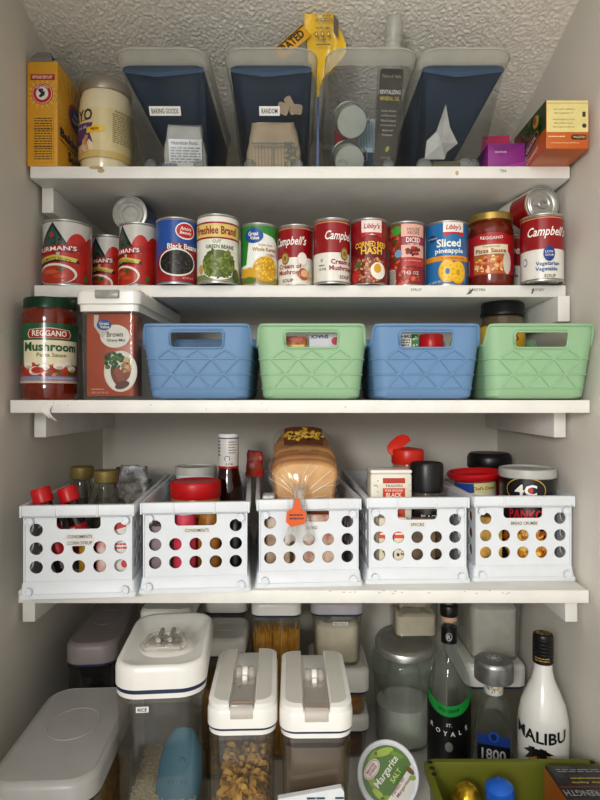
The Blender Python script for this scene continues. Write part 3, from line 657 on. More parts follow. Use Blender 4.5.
D.poly([(-.017, .095), (-.006, .105), (-.008, .122), (-.017, .11)], '#2f78b4', 2); D.rect(-.017, 0, .017, .07, '#3c5a78', 1)
o = m.build('blue_card', loc=(.1260, 1.125, Z1+.0095), rot=(.12, 0, .1)); tag(o, 'white and light blue striped card upright in the clear bin', 'card')
# oil bottle leaning forward
t = thing('oil_bottle', 'clear oil bottle with a black label and narrow clear neck rising above its bin', 'bottle', (.1495, 1.040, Z1+.0150), 0, None, (.34, .035, 0))
b = MB(); hw = [(0, .036, .022), (.004, .042, .026), (.15, .045, .027), (.168, .040, .025), (.18, .032, .024), (.187, .028, .024)]
b.loft([ring(w_, l_, min(w_, l_)*.35, z, 6) for z, w_, l_ in hw], CLEAR, True, False); b.build('bottle_body', t)
b = MB(); b.lathe([(.0155, .186), (.0155, .192), (.0148, .193), (.0148, .198), (.0155, .2), (.0148, .202), (.0148, .207), (.0155, .209), (.0150, .214), (.0135, .23), (.012, .236), (0, .237)], FROSTRIM, 28); b.build('nozzle_cap', t)
b = MB(); b.loft([ring(w_-.003, l_-.003, min(w_, l_)*.33, z, 6) for z, w_, l_ in ((.003, .038, .022), (.08, .0435, .026), (.12, .0445, .0265))], clear('oil_liquid', tint='#e6e0d0', haze=.2, hazec='#b5ad98')); b.build('oil', t)
p = MB(); D = Dec(p, flat((0, -.0138, .0), (1, 0, 0), (0, -.004, 1)), dw=.0004); D.rr(-.0195, .012, .0195, .158, .005, mat('dark_label', '#2c251c', rough=.35, hex2='#4a3d2a', scale=30), 1)
D.text('Thyme & Table', 0, .146, .006, '#b9ae98', 3, .01, .2, w=.032); D.text('REVITALIZING', .0, .123, .0065, '#e3ddcf', 3, .02, w=.035); D.text('MINERAL OIL', .0, .113, .0065, '#c9b13c', 3, .02, w=.033)
for i, s in enumerate(('Soothes, Restores', 'and Rejuvenates', 'Wood Surfaces', 'and Cutting Boards', 'Seasons and', 'Protects')): D.text(s, 0, .094-i*.0075, .0036, '#cfc8b8', 3, w=.026 if len(s) > 12 else .018)
D.ell(.002, .034, .003, .005, '#8fae3a', 3, -.4); D.text('12 FL OZ', 0, .02, .003, '#b9ae98', 3)
p.build('black_label', t)
# crumpled white packet and lids in the last bin
m = MB(); random.seed(11)
pts = [(-.036, .0), (-.034, .03), (-.018, .045), (-.006, .088), (.004, .052), (.022, .026), (.004, .012), (.0, 0)]
fr = [V((x, -.004+noise.noise(V((x*80, z*80, 0)))*.012, z)) for x, z in pts]; bk = [V((x*.8, .012+noise.noise(V((x*80, z*80, 4)))*.012, z*.9)) for x, z in pts]; ce = V((-.01, -.016, .026))
m.add(fr+[ce], [(i, (i+1) % 8, 8)[::-1] for i in range(8)], CRUMP); m.loft([fr, bk], CRUMP, False, True)
o = m.build('crumpled_packet', smooth=0, rot=(.36, 0, 0), loc=(.257, 1.034, Z1+.0320)); tag(o, 'crumpled white paper packet pointing up inside the last bin', 'packet')
for x, y, z, s in ((.223, 1.030, .0125, 'round clear cap lying near the packet foot in the last bin'), (.297, 1.032, .0125, 'round clear cap lying against the wall side of the last bin')):
    m = MB(); m.lathe([(0, -.012), (.014, -.012), (.0145, -.01), (.0145, 0), (.0125, .0), (.0125, -.003), (0, -.003)], FROSTRIM, 28); o = m.build('clear_cap', loc=(x, y+.012, Z1+z+.0108), rot=(PI/2, 0, 0)); tag(o, s, 'cap', 'clear caps in the last bin')
m = MB(); m.box((-.025, -.01, 0), (.025, .01, .02), mat('olive_tin', '#6e6a4c', rough=.5), .003); o = m.build('small_tin', loc=(.262, 1.046, Z1+.0105)); tag(o, 'little olive tin under the crumpled packet', 'tin')
# yellow bag between the second and third bin
YEL = mat('yellow_film', '#efc313', rough=.28, var=.12, scale=25, bump=.5, bscale=60)
t = thing('yellow_food_bag', 'crinkled yellow food bag sticking up between the bins', 'bag', (.0315, 1.06, Z1+.0006))
m = MB(); R = []
for i in range(21):
    k = i/20; z = .250*k; e = min(1, max(0, (k-.60)/.22)); e = e*e*(3-2*e); w = .004+.063*e*(1-.30*max(0, k-.88)/.12); yy = -.088*k**1.5
    x0 = -.0015-.020*e+.003*math.sin(i*.9)*e; R.append([V((x0+w*(j/10)+noise.noise(V((j*.9, i*.7, 2)))*.003*e, yy+(.0015*math.sin(j*.8+i*.25)+noise.noise(V((j*.5, i*.5, 8)))*.005)*e, z+.004*e*noise.noise(V((j*.8, 3, 1)))*(k > .85))) for j in range(11)])
R2 = [[p+V((0, .004+.006*min(1, i/9), 0)) for p in r_] for i, r_ in enumerate(R)]
NB = K('#27518f', .4); m.loft(R[:12], NB, False, False, False); m.loft(R2[:12], NB, False, False, False); m.loft(R[11:], YEL, False, False, False); m.loft(R2[11:], YEL, False, False, False); m.loft([R[-1], R2[-1]], YEL, False, False, False)
m.build('bag', t, 60)
p = MB(); D = Dec(p, flat((.004, -.0825, .215), (1, 0, 0), (0, -.42, 1)), dw=.002)
D.text('GLUTEN FREE', .003, .030, .0032, '#5a3a10', 1, .02, w=.028); D.fine(-.010, .021, .019, .026, 2, '#6a4a14', 1); D.text('NON GMO', .004, .012, .0036, '#5a3a10', 1, .02, w=.024)
for u in (-.008, .002, .012): D.ell(u, .003, .0032, .004, '#6a4a14', 1); D.ell(u, .003, .0018, .0025, '#efc313', 2)
D.text('KEEP', .003, -.006, .0036, '#5a3a10', 1, .02); D.fine(-.008, -.014, .016, -.010, 1, '#6a4a14', 1)
D.poly([(.020, .032), (.029, .022), (.029, -.004), (.021, .006)], '#4a2c14', 1)
p.build('print', t)
m = MB(); YC = K('#d9a21d', .5); X = R3(0, -.72, 0, (-.046, -.080, .205)); m.box((-.030, -.0015, -.012), (.034, .0015, .012), YC, .0006, X=X)
D = Dec(m, lambda u, v, w: X @ V((u, -.0015-w, v))); D.text('RATED', .004, .001, .014, '#2b2118', 1.5, .03, w=.045); D.rect(-.03, .0085, .034, .0105, '#2b2118', 1.5); m.build('side_fold', t)
# tea boxes
t = thing('tea_box', 'magenta and purple tea carton with open flap, beside the last bin', 'box', (.3560, 1.035, Z1+.0003), 0)
m = MB(); m.box((-.032, -.035, 0), (.032, .035, .045), K('#8e2a86', .5), .0006); m.build('carton', t)
m = MB(); m.loft([[V((-.024, .035, .0452)), V((.032, .035, .0452))], [V((-.018, .038, .090)), V((.032, .038, .093))]], K('#b5215c', .55), False, False, False)
m.build('open_flap', t)
p = MB(); D = Dec(p, flat((0, -.035, 0), (1, 0, 0), (0, 0, 1))); D.poly([(-.032, .045), (.032, .045), (-.01, .024)], '#7a1f74', 1); D.poly([(-.032, .0), (.032, .0), (.032, .014)], '#a23a98', 1); D.text('HERBAL TEA', .012, .004, .0028, '#e3c9e2', 2, w=.03); D.fine(-.02, .028, .0, .032, 2, '#d9b8d6', 2); p.build('print', t)
w, l, h = .067, .135, .0765
t = thing('tea_box', 'orange, green and cream tea carton jutting over the shelf edge by the right wall', 'box', (.4225, .984, Z1+.0003))
m = MB(); m.box((-w/2, -l/2, 0), (w/2, l/2, h), K('#c9641d', .45), .0006); m.build('carton', t)
p = MB(); D = Dec(p, flat((0, -l/2, 0), (1, 0, 0), (0, 0, 1))); D.rect(-w/2+.0006, .026, w/2-.0006, h-.0006, '#e6d795', 1); D.rect(-w/2+.0006, h-.006, w/2-.0006, h-.004, '#d3c07a', 1.3)
D.rr(.006, .014, .030, .022, .003, '#4a1c14', 2); D.text('CELESTIAL', .018, .018, .0035, '#e8d8b0', 3, .01, rot=PI, w=.02)
D.text('Country Peach Passion', -.004, .009, .0028, '#f0d8a8', 2, .01, rot=PI, w=.045); D.fine(-.03, .017, -.004, .021, 1, '#f0d8a8', 2)
for i, v in enumerate((.034, .040, .046, .056, .062)): D.text(('tea bags are pillow style', 'without strings or tags', 'save 3.5 million pounds', 'our natural fibre bags', 'of paper each year')[i], -.006, v, .0032, '#7a6a34', 2, rot=PI, w=.034-.004*(i % 2))
D.ell(.0265, .036, .0035, .0035, '#4a4020', 2); D.rect(.0235, .05, .0285, .058, '#4a4020', 2)
S = Dec(p, flat((-w/2, 0, 0), (0, -1, 0), (0, 0, 1)))   # face turned to the shelf centre
S.rect(-l/2, 0, l/2, .030, '#c9641d', 1); S.poly([(-l/2, h), (l/2, h), (l/2, .034), (-l/2, .020)], '#2f4f22', 1.3)
S.blobs(.01, .055, .045, .016, 60, .002, .006, ['#3f6b2c', '#24401c', '#537d38', '#1d3517'], 2)
S.ell(-.042, .03, .016, .020, '#d9662a', 3); S.ell(-.040, .034, .010, .012, '#e88a3c', 4); S.ell(.03, .06, .012, .01, '#c9a53c', 4); S.ell(.026, .062, .006, .006, '#b5422a', 5)
S.poly([(-.022, .008), (.035, .030), (.035, .040), (-.028, .024)], '#a99bb0', 3); S.ell(.012, .030, .030, .011, '#d9b45c', 5, .28); S.ell(.012, .030, .0285, .0098, '#4a1420', 6, .28); S.text('CELESTIAL', .012, .030, .008, '#e8d8c0', 7, .02, rot=.28, w=.042)
S.text('Country', .016, .010, .011, '#efe3d0', 5, .02, .2, rot=.2, w=.05)
p.build('print', t)

# ------------------------------------------------------------------ shelf 3
Z3 = SZ[3]
r = .0435
def art_mush(D, r, mb):
    D.rect(-2.2*r, .028, 2.2*r, .122, '#1e5a34', 1)
    D.rect(-1.05*r, .055, 1.15*r, .095, '#e9e0bf', 2); D.rect(-2.2*r, .033, 2.2*r, .056, '#b5402c', 2)
    D.poly([(-.75*r, .098), (.7*r, .098), (.78*r, .104), (.7*r, .112), (0, .115), (-.75*r, .112), (-.83*r, .104)], '#e3d7c0', 3); D.poly([(-.72*r, .0985), (.67*r, .0985), (.74*r, .104), (.67*r, .1113), (0, .1138), (-.72*r, .1113), (-.79*r, .104)], '#a81f25', 3.5)
    D.text('REGGANO', -.02*r, .1058, .0095, '#f0e8d8', 5, .025, w=1.2*r)
    D.text('Mushroom', .02*r, .0845, .0145, '#24572f', 5, .03, w=1.95*r); D.text('Pasta Sauce', .05*r, .0715, .0062, '#7d7a45', 5, .01, w=1.0*r)
    D.blobs(0, .046, 1.45*r, .009, 50, .003, .006, ['#c4452f', '#a8321f', '#8f2a1c', '#d98a5a', '#4c6a2c'], 3)
    for u, v, a in ((-.8, .055, .008), (.3, .054, .009), (.8, .05, .008), (-.2, .052, .008), (.6, .057, .007), (-.5, .046, .011)): D.ell(u*r, v, a, a*.62, '#efe7d8', 5); D.ell(u*r+.001, v-.003, a*.6, a*.3, '#cdbba0', 6)
    D.ell(-.42*r, .047, .010, .005, '#b5321f', 6.4)
    D.rect(-2.2*r, .030, 2.2*r, .0375, '#8d87a8', 5); D.text('NET WT 24 OZ (1 LB 8 OZ)', .4*r, .0338, .003, '#e9e6ee', 6, w=.9*r); D.rect(-2.2*r, .0265, 2.2*r, .0305, '#cdb49a', 5)
    for i in range(18): D.rect((1.25+.0)*r, .034+i*.0047, 1.6*r, .0363+i*.0047, '#cfd4c4', 3)
jar_thing('pasta_sauce_jar', 'tall jar of mushroom pasta sauce with a dark green lid', (-.4145, .962, Z3+.0003), facing(-.4145, .962),
    [(0, 0), (r*.93, 0), (r, .004), (r, .026), (r*.985, .028), (r*.985, .122), (r, .126), (r, .138), (r*.95, .146), (r*.88, .150), (r*.86, .153), (0, .153)], SAUCE,
    [(0, .147), (r*.90, .147), (r*.93, .148), (r*.93, .163), (r*.9, .165), (r*.82, .165), (r*.8, .1635), (0, .1635)], mat('green_lid_metal', '#17402c', rough=.3, metal=.4), art_mush, r+.0003)
# clear keeper with gravy mix
t = thing('gravy_canister', 'clear square canister with a white lid holding an orange gravy mix pouch', 'canister', (-.3035, .918, Z3+.0003), -.035)
W, L, H = .092, .265, .174
b = MB(); b.loft([ring(W*.97-.01, L-.012, .008, 0, 5, 0, L/2), ring(W*.97, L-.004, .010, .004, 5, 0, L/2), ring(W, L, .010, H-.03, 5, 0, L/2)], CLEAR, True, False); b.build('canister_body', t)
b = MB(); b.loft([ring(W+.003, L+.003, .010, H-.034, 5, 0, L/2), ring(W+.004, L+.004, .010, H-.024, 5, 0, L/2), ring(W+.011, L+.011, .013, H-.022, 5, 0, L/2), ring(W+.012, L+.012, .014, H-.004, 5, 0, L/2), ring(W+.006, L+.006, .012, H, 5, 0, L/2)], LIDW); b.build('lid', t)
b = MB(); b.box((-.018, -.0105, H-.0145), (.020, -.0055, H-.0015), mat('grey_clip', '#a39f98', rough=.3, var=.15, scale=80), .0015); b.build('lid_clip', t)
t = thing('gravy_mix_pouch', 'orange brown gravy mix pouch standing inside the clear canister', 'pouch', (-.3035, .918, Z3+.0058), -.035)
m = MB(); GO = mat('gravy_pouch_film', '#b5481a', rough=.35, var=.1, scale=20); m.box((-.0385, .008, 0), (.0385, .050, .132), GO, .002); m.build('pouch', t)
p = MB(); D = Dec(p, flat((0, .008, 0), (1, 0, 0), (0, 0, 1)))
D.ell(.008, .096, .024, .0185, '#ece7da', 1); D.poly([(-.012, .092), (-.026, .112), (-.026, .13), (-.018, .13), (-.02, .112), (-.002, .106)], '#cfc9bf', 1.3); D.ell(-.0095, .114, .012, .0085, '#1d4c94', 2); D.text('Great', -.0095, .1165, .005, '#f0f0ee', 3, .02); D.text('Value', -.0085, .111, .005, '#f0f0ee', 3, .02)
D.text('Brown', .008, .099, .0085, '#33261c', 3, .01, w=.026); D.text('Gravy Mix', .010, .089, .006, '#33261c', 3, .01, w=.030)
D.ell(.017, .040, .027, .033, '#e6dfd0', 1); D.ell(.017, .040, .024, .030, '#f0eadd', 1.5); D.blobs(.008, .056, .017, .013, 40, .002, .0045, ['#2f5a22', '#43752c', '#234718'], 3)
D.ell(.012, .032, .009, .019, '#7a3018', 3, .4); D.ell(.015, .034, .006, .014, '#97472a', 4, .4); D.ell(.026, .040, .008, .016, '#8a3d1e', 3, -.2); D.blobs(.027, .048, .006, .012, 14, .002, .004, ['#d9b47c', '#c9955c'], 5); D.ell(.02, .018, .012, .006, '#5f240f', 5, .3)
D.text('NET WT 20 OZ', -.016, .006, .0028, '#e3c9b5', 2); D.fine(-.03, .010, -.01, .013, 1, '#d9b59c', 2)
p.build('print', t)
# handled baskets
def basket(color, bmat, label, x, y, first={}):
    t = thing('handled_basket', label, 'basket', (x, y, Z3+.0022), 0, 'handled baskets on the third shelf')
    if bmat.name not in first:
        W0, W1, L0, L1, H, cr = .154, .1768, .20, .235, .1135, .022
        yc = .1
        pts2 = lambda w, l: rrect(w, l, cr, 8, 0, yc)
        # perimeter parameter list with extra points across the straight fronts
        def per(w, l):
            base = []
            n = 14; xs = [-(W1/2-cr)+(W1-2*cr)*i/n for i in range(n+1)]; hw = .0425
            xs = sorted(set([-hw, -hw+.005, hw-.005, hw]+[x for x in xs if min(abs(x-hw), abs(x+hw), abs(x-hw+.005), abs(x+hw-.005)) > .003]))
            xs = [x*(w-2*cr)/(W1-2*cr) for x in xs]
            for xx in xs: base.append((xx, yc-l/2))
            for i in range(1, 9): a = -PI/2+PI/2*i/8; base.append((w/2-cr+cr*math.cos(a), yc-l/2+cr+cr*math.sin(a)))
            for i in range(1, 7): base.append((w/2, yc-l/2+cr+(l-2*cr)*i/6))
            for i in range(1, 9): a = PI/2*i/8; base.append((w/2-cr+cr*math.cos(a), yc+l/2-cr+cr*math.sin(a)))
            for i in range(1, 7): base.append((w/2-cr-(w-2*cr)*i/6, yc+l/2))
            for i in range(1, 9): a = PI/2+PI/2*i/8; base.append((-w/2+cr+cr*math.cos(a), yc+l/2-cr+cr*math.sin(a)))
            for i in range(1, 7): base.append((-w/2, yc+l/2-cr-(l-2*cr)*i/6))
            for i in range(1, 8): a = PI+PI/2*i/8; base.append((-w/2+cr+cr*math.cos(a), yc-l/2+cr+cr*math.sin(a)))
            return base, len(xs)
        P0, nf = per(W0, L0); P1, _ = per(W1, L1); n = len(P0)
        def top(i):   # front and back stand higher than the sides
            x_, y_ = P1[i]; e = abs(x_)
            s = min(1, max(0, (e-(W1/2-.0085))/.0083)); s = s*s*(3-2*s)
            return H-.030*s
        def S(i, k, out=0):
            a, b = P0[i % n], P1[i % n]; z_ = H*k; zc_ = .074
            if z_ > zc_: z_ = zc_+(z_-zc_)*(top(i % n)-zc_)/(H-zc_)
            f = z_/H; return V((a[0]+(b[0]-a[0])*f, a[1]+(b[1]-a[1])*f, z_))
        hz0, hz1 = .0785, .1035
        ks = [0, .035, .12, .25, .4, .55, .66, hz0/H, (hz0+.005)/H, (hz1-.005)/H, hz1/H, .96, 1]
        m = MB(); vs = []; fs = []
        for k in ks:
            for i in range(n):
                p = S(i, k)
                if k == 0: p = V((p.x*.95, yc+(p.y-yc)*.96, 0))
                vs.append(p)
        xs0 = [P1[i][0] for i in range(nf)]
        ia = min(range(nf), key=lambda i: abs(xs0[i]+.0425)); ib = min(range(nf), key=lambda i: abs(xs0[i]-.0425))
        for r_ in range(len(ks)-1):
            for i in range(n):
                k2 = (i+1) % n; q = [r_*n+i, r_*n+k2, (r_+1)*n+k2, (r_+1)*n+i]
                if 7 <= r_ <= 9 and ia <= i < ib:
                    if r_ == 7 and i == ia: fs.append([q[0], q[1], q[3]])
                    elif r_ == 7 and i == ib-1: fs.append([q[0], q[1], q[2]])
                    elif r_ == 9 and i == ia: fs.append([q[0], q[2], q[3]])
                    elif r_ == 9 and i == ib-1: fs.append([q[1], q[2], q[3]])
                    continue
                fs.append(q)
        fs.append(list(range(n))[::-1]); m.add(vs, fs, bmat)
        def onf(u, k, o=.0006):   # point on the front face, u in metres at the top
            rc = max(0, abs(u)-(W1/2-cr)); rc = cr-math.sqrt(max(0, cr*cr-rc*rc)); a = (u*(W0-2*cr)/(W1-2*cr), yc-L0/2+rc); b = (u, yc-L1/2+rc); return V((a[0]+(b[0]-a[0])*k, a[1]+(b[1]-a[1])*k-o, H*k))
        def onp(s, k, o=.0006):   # point anywhere on the perimeter
            i = int(math.floor(s)) ; f = s-i; p = S(i, k).lerp(S(i+1, k), f); c = V((0, yc, p.z)); d_ = (p-c).normalized(); return p+d_*o
        for k in (.145, .335, .545): m.tube([onp((i+n//2) % n, k, .0004) for i in range(n)], .0015, bmat, 6, True)
        e = W1/2-.012; st = .0232
        for j in range(-4, 4):
            for (ke, ko) in ((.668, .545), (.335, .545), (.335, .145)):
                u0 = j*st; u1 = (j+1)*st
                flip = (j % 2 == 0)
                a, b = (ke, ko) if flip else (ko, ke)
                if max(abs(u0), abs(u1)) < .0700:
                    m.tube([onf(u0+(u1-u0)*q/5, a+(b-a)*q/5, .0004) for q in range(6)], .0015, bmat, 6)
        m.tube([S((i+n//2) % n, 1) for i in range(n)], .0026, bmat, 8, True)
        hp = [(-.0425, hz0+.005), (-.0425, hz1-.005), (-.0411, hz1-.0015), (-.0375, hz1), (.0375, hz1), (.0411, hz1-.0015), (.0425, hz1-.005), (.0425, hz0+.005), (.0411, hz0+.0015), (.0375, hz0), (-.0375, hz0), (-.0411, hz0+.0015)]
        m.tube([onf(a, z/H) for a, z in hp], .0019, bmat, 8, True)
        o = m.build('basket_body', t, 42); md = o.modifiers.new('thickness', 'SOLIDIFY'); md.thickness = .0018; md.offset = -1
        first[bmat.name] = o
    else:
        o = first[bmat.name].copy(); col.objects.link(o); o.parent = t
    return t
BB = mat('blue_basket_plastic', '#6c8fb4', rough=.5, var=.02); GB = mat('green_basket_plastic', '#98bc95', rough=.5, var=.02)
YBK = .912
basket('blue', BB, 'blue handled basket with an empty handle slot, beside the gravy canister', -.1600, YBK)
basket('green', GB, 'green handled basket with packets showing through its handle, between the two blue baskets', .0180, YBK)
basket('blue', BB, 'blue handled basket with a red cap showing through its handle', .1958, YBK)
basket('green', GB, 'green handled basket against the right wall', .3736, YBK)
m = MB(); m.box((-.058, -.03, 0), (-.008, .03, .098), mat('tan_packet', '#c98a4a', rough=.45, hex2='#7a2f1c', scale=90), .004); D = Dec(m, flat((-.033, -.03, 0), (1, 0, 0), (0, 0, 1)))
D.rect(-.02, .079, .02, .084, '#e3c23c', 1); D.rect(-.018, .090, .018, .096, '#b5281f', 1); o = m.build('snack_packet', loc=(.0195, .96, Z3+.0046)); tag(o, 'brown and yellow snack packet standing in the green middle basket', 'packet')
m = MB(); m.box((-.005, -.03, 0), (.056, .03, .101), mat('white_carton', '#dcdce2', rough=.5), .002); D = Dec(m, flat((.025, -.03, 0), (1, 0, 0), (0, 0, 1)))
D.text('SNACK', -.014, .097, .006, '#3a4470', 2, .03, rot=PI, w=.03); D.ell(.012, .090, .0062, .0062, '#b5303a', 2); o = m.build('white_carton', loc=(.0195, .96, Z3+.0046)); tag(o, 'white carton with a red dot standing in the green middle basket', 'box')
m = MB(); m.box((-.04, -.03, 0), (-.004, .03, .102), mat('white_spice_box', '#e4e4dc', rough=.5), .001); D = Dec(m, flat((-.022, -.03, 0), (1, 0, 0), (0, 0, 1)))
D.text('FISH BALLS', -.004, .098, .005, '#2a2a2a', 2, .02, w=.026); D.fine(-.016, .082, .004, .094, 3, '#55554f', 2); D.rect(.006, .076, .0175, .1015, '#2f7a3a', 2); D.blobs(.012, .09, .004, .008, 8, .001, .002, ['#e4e4dc', '#c9d9b8'], 3)
o = m.build('spice_box', loc=(.1955, .965, Z3+.0046)); tag(o, 'small white and green box in the blue basket beside the red cap', 'box')
t = thing('red_capped_bottle', 'bottle with a red cap standing in the second blue basket', 'bottle', (.216, .955, Z3+.0046)); m = MB(); m.lathe([(0, 0), (.02, 0), (.021, .004), (.021, .065), (.015, .076), (0, .076)], mat('dark_sauce', '#2a1310', rough=.2), 32); m.build('bottle_body', t)
m = MB(); m.lathe([(0, .0765), (.019, .0765), (.0195, .078), (.0195, .100), (.018, .103), (0, .103)], RED, 36); m.build('cap', t)
r = .0385
def art_nut(D, r, mb): D.rect(-2*r, .085, 2*r, .128, '#e3b81d', 1); D.ell(-.55*r, .10, .016, .012, '#c9241d', 2); D.text('NUTS', .1*r, .108, .016, '#b5201a', 3, .03)
jar_thing('nut_jar', 'tall clear jar with a ribbed black lid and yellow label, standing in the end basket', (.370, 1.06, Z3+.0046), facing(.37, 1.06),
    [(0, 0), (r*.95, 0), (r, .004), (r, .13), (r*.9, .142), (r*.88, .146), (0, .146)], clear('jar_plastic_with_nuts', tint='#c9c0a8', haze=.35, hazec='#8d7a58'),
    [(0, .1462), (r*.98, .1462), (r*1.02, .148), (r*1.02, .152), (r*.98, .154), (r*.98, .168), (r*.93, .171), (0, .171)], BLACK, art_nut, r+.0004)
# ------------------------------------------------------------------ shelf 4 : crates
Z4 = SZ[4]; random.seed(21)
CB, CR, CLN, CH = .162, .1735, .375, .141        # body width, rim width, length, height
def crate_meshes():
    hr = .0098; cols = [(-2+i)*.0315 for i in range(5)]; rows = (.046, .0745, .103)
    holes = [circ(c, z, hr) for z in rows for c in cols if not (z == rows[2] and abs(c) < .05)]
    slot = rrect(.066, .022, .007, 5, 0, .1145)
    fv, ff = panel([(-CB/2, .004), (CB/2, .004), (CB/2, .139), (-CB/2, .139)], holes+[slot], .0022)
    n = 10; sc_ = [(i-(n-1)/2)*.0345 for i in range(n)]
    sh = [circ(c, z, hr, 18) for z in rows for c in sc_]
    sv, sf = panel([(-CLN/2+.004, .004), (CLN/2-.004, .004), (CLN/2-.004, .139), (-CLN/2+.004, .139)], sh, .0022)
    m = MB(); yf = .008
    m.add([V((u, yf+w, v)) for u, v, w in fv], ff, CRATE); m.add([V((u, CLN-.008+w, v)) for u, v, w in fv], ff, CRATE)
    for s in (-1, 1): m.add([V((s*(CB/2-.001)+w, CLN/2+u, v)) for u, v, w in sv], sf, CRATE)
    m.box((-CB/2, yf, .003), (CB/2, CLN-.008, .0055), CRATE)
    # corner posts
    for s in (-1, 1):
        for y in (yf-.001, CLN-.012): m.box((s*(CB/2-.003)-.003, y, .004), (s*(CB/2-.003)+.003, y+.006, .139), CRATE, .001)
    body = m
    r = MB(); z0, z1 = .1215, CH; cy = CLN/2
    out0 = ring(CB+.003, CLN-.011, .004, z0, 3, 0, cy); out1 = ring(CR-.003, CLN-.002, .005, z0+.004, 3, 0, cy); out2 = ring(CR, CLN, .006, z1-.002, 3, 0, cy); out3 = ring(CR-.002, CLN-.002, .006, z1, 3, 0, cy); in0 = ring(CB-.001, CLN-.02, .004, z1, 3, 0, cy); in1 = ring(CB-.003, CLN-.022, .004, z0, 3, 0, cy)
    r.loft([out0, out1, out2, out3, in0, in1], CRATE, False, False)
    for u in (-.0835, -.034, .030, .0835): r.box((u-.0016, -.0012, z0+.002), (u+.0016, .002, z1+.0002), CRATE, .0006)
    b = MB()
    b.loft([ring(CR+.002, CLN+.003, .005, 0, 3, 0, cy), ring(CR+.001, CLN+.002, .005, .006, 3, 0, cy), ring(CR-.002, CLN-.002, .005, .0075, 3, 0, cy), ring(CB+.006, CLN-.008, .005, .022, 3, 0, cy), ring(CB+.001, CLN-.013, .005, .0245, 3, 0, cy)], CRATE, True, False)
    p = MB(); p.lathe([(0, 0), (.0054, 0), (.006, .001), (.006, .008), (.0035, .008), (.003, .006), (0, .006)], CRATE, 18, X=R3(PI/2))
    return body, r, b, p
_cm = crate_meshes()
def crate(label, x, y, yaw, stickers, first=[]):
    t = thing('storage_crate', label, 'crate', (x, y, Z4+.0003), math.radians(yaw), 'white crates on the fourth shelf')
    if not first:
        for nm, mb in zip(('crate_body', 'rim', 'base_flange', 'peg'), _cm): first.append(mb.build(nm, t))
    else:
        for o in first[:4]:
            c = o.copy(); col.objects.link(c); c.parent = t
    pg = first[3]; pos = [(-.071, .0065, .1165), (.071, .0065, .1165), (-.0715, .002, .0115), (.0715, .002, .0115)]
    q = [c for c in t.children if c.name.startswith('peg')][0]; q.location = pos[0]
    for pp in pos[1:]:
        c = pg.copy(); col.objects.link(c); c.parent = t; c.location = pp
    for (s, u, v) in stickers:
        k = MB(); D = Dec(k, flat((u, .0068, v), (1, 0, 0), (0, 0, 1)), dw=.0004); w = len(s)*.0037+.006
        D.rect(-w/2, -.0046, w/2, .0046, '#e3e1da', .4); D.text(s, 0, 0, .0050, '#4a4a4c', 1.4, .01, w=w-.006); k.build('name_sticker', t)
    return t
CR_POS = [(-.3395, .884, 4.6), (-.1642, .909, 4.6), (.0150, .937, 4), (.1945, .9535, 1.8), (.3745, .967, 1.5)]
crate('white crate of syrup bottles and gold lidded jars, at the dim wall side', *CR_POS[0], [('CONDIMENTS', .002, .092), ('CORN SYRUP', .002, .0822)])
crate('white crate holding the red lidded peanut butter jar', *CR_POS[1], [('CONDIMENTS', .002, .096)])
crate('white crate holding the bagged loaf of bread', *CR_POS[2], [('BREAD', .004, .094)])
crate('white crate marked spices, with pepper tin and black capped jar', *CR_POS[3], [('SPICES', .0, .0955)])
crate('white crate marked bread crumbs, nearest the right wall', *CR_POS[4], [('BREAD CRUMBS', .002, .095)])
def inc(i, lx, ly, dz=.0062):
    x, y, a = CR_POS[i]; a = math.radians(a)
    return V((x+lx*math.cos(a)-ly*math.sin(a), y+lx*math.sin(a)+ly*math.cos(a), Z4+dz))
def bottle(name, label, loc, bprof, bmat, cprof, cmat, rot=(0, 0, 0), art=None, ar=.02, cat='bottle', group=None, extra=None):
    t = thing(name, label, cat, loc, 0, group, rot)
    b = MB(); b.lathe(bprof, bmat, 40); b.build('bottle_body' if cat == 'bottle' else 'jar_body', t)
    c = MB(); c.lathe(cprof, cmat, 40); c.build('cap' if cat == 'bottle' else 'lid', t)
    if art: p = MB(); art(Dec(p, cyl(ar+.0004), .006), ar); p.build('paper_label', t)
    if extra: extra(t)
    return t
def lid(r, z, h): return [(0, z), (r*.97, z), (r, z+.0015), (r, z+h-.002), (r-.002, z+h), (r*.8, z+h), (r*.78, z+h-.001), (0, z+h-.001)]
def jarp(r, h, neck=.8): return [(0, 0), (r*.93, 0), (r, .004), (r, h*.80), (r*.96, h*.88), (r*neck, h*.95), (r*neck, h), (0, h)]
DARK = mat('dark_syrup', '#1d0f0d', rough=.15, coat=.5)
# crate 1
def art_redlab(D, r): D.rect(-2.6*r, .03, 2.6*r, .075, '#b5202a', 1); D.rect(-2.6*r, .06, 0, .072, '#efe9df', 2)
a1 = inc(0, -.029, .036, .032); a2 = inc(0, .0085, .046, .032)
for k, (p0, lean) in enumerate(((a1, -.30), (a2, -.30))):
    bottle('syrup_bottle', ('dark bottle with red cap tipped into the corner of the first crate', 'dark bottle with red cap, second from the crate corner, tipped over its twin')[k], p0, [(0, 0), (.011, 0), (.0135, .003), (.0135, .085), (.0118, .105), (.0118, .112), (0, .112)], DARK,
           [(0, .1125), (.0140, .1125), (.0155, .114), (.0155, .134), (.0135, .137), (0, .137)], RED, rot=(0, lean, 0), art=art_redlab, ar=.0136, group='red capped bottles in the first crate')
OLDGOLD = mat('dull_gold_lid', '#8d7c4a', rough=.45, metal=.5, var=.1)
GJ = clear('jar_glass_smoky', tint='#c4c4b4', haze=.10, hazec='#8f8f7f', edge=.8)
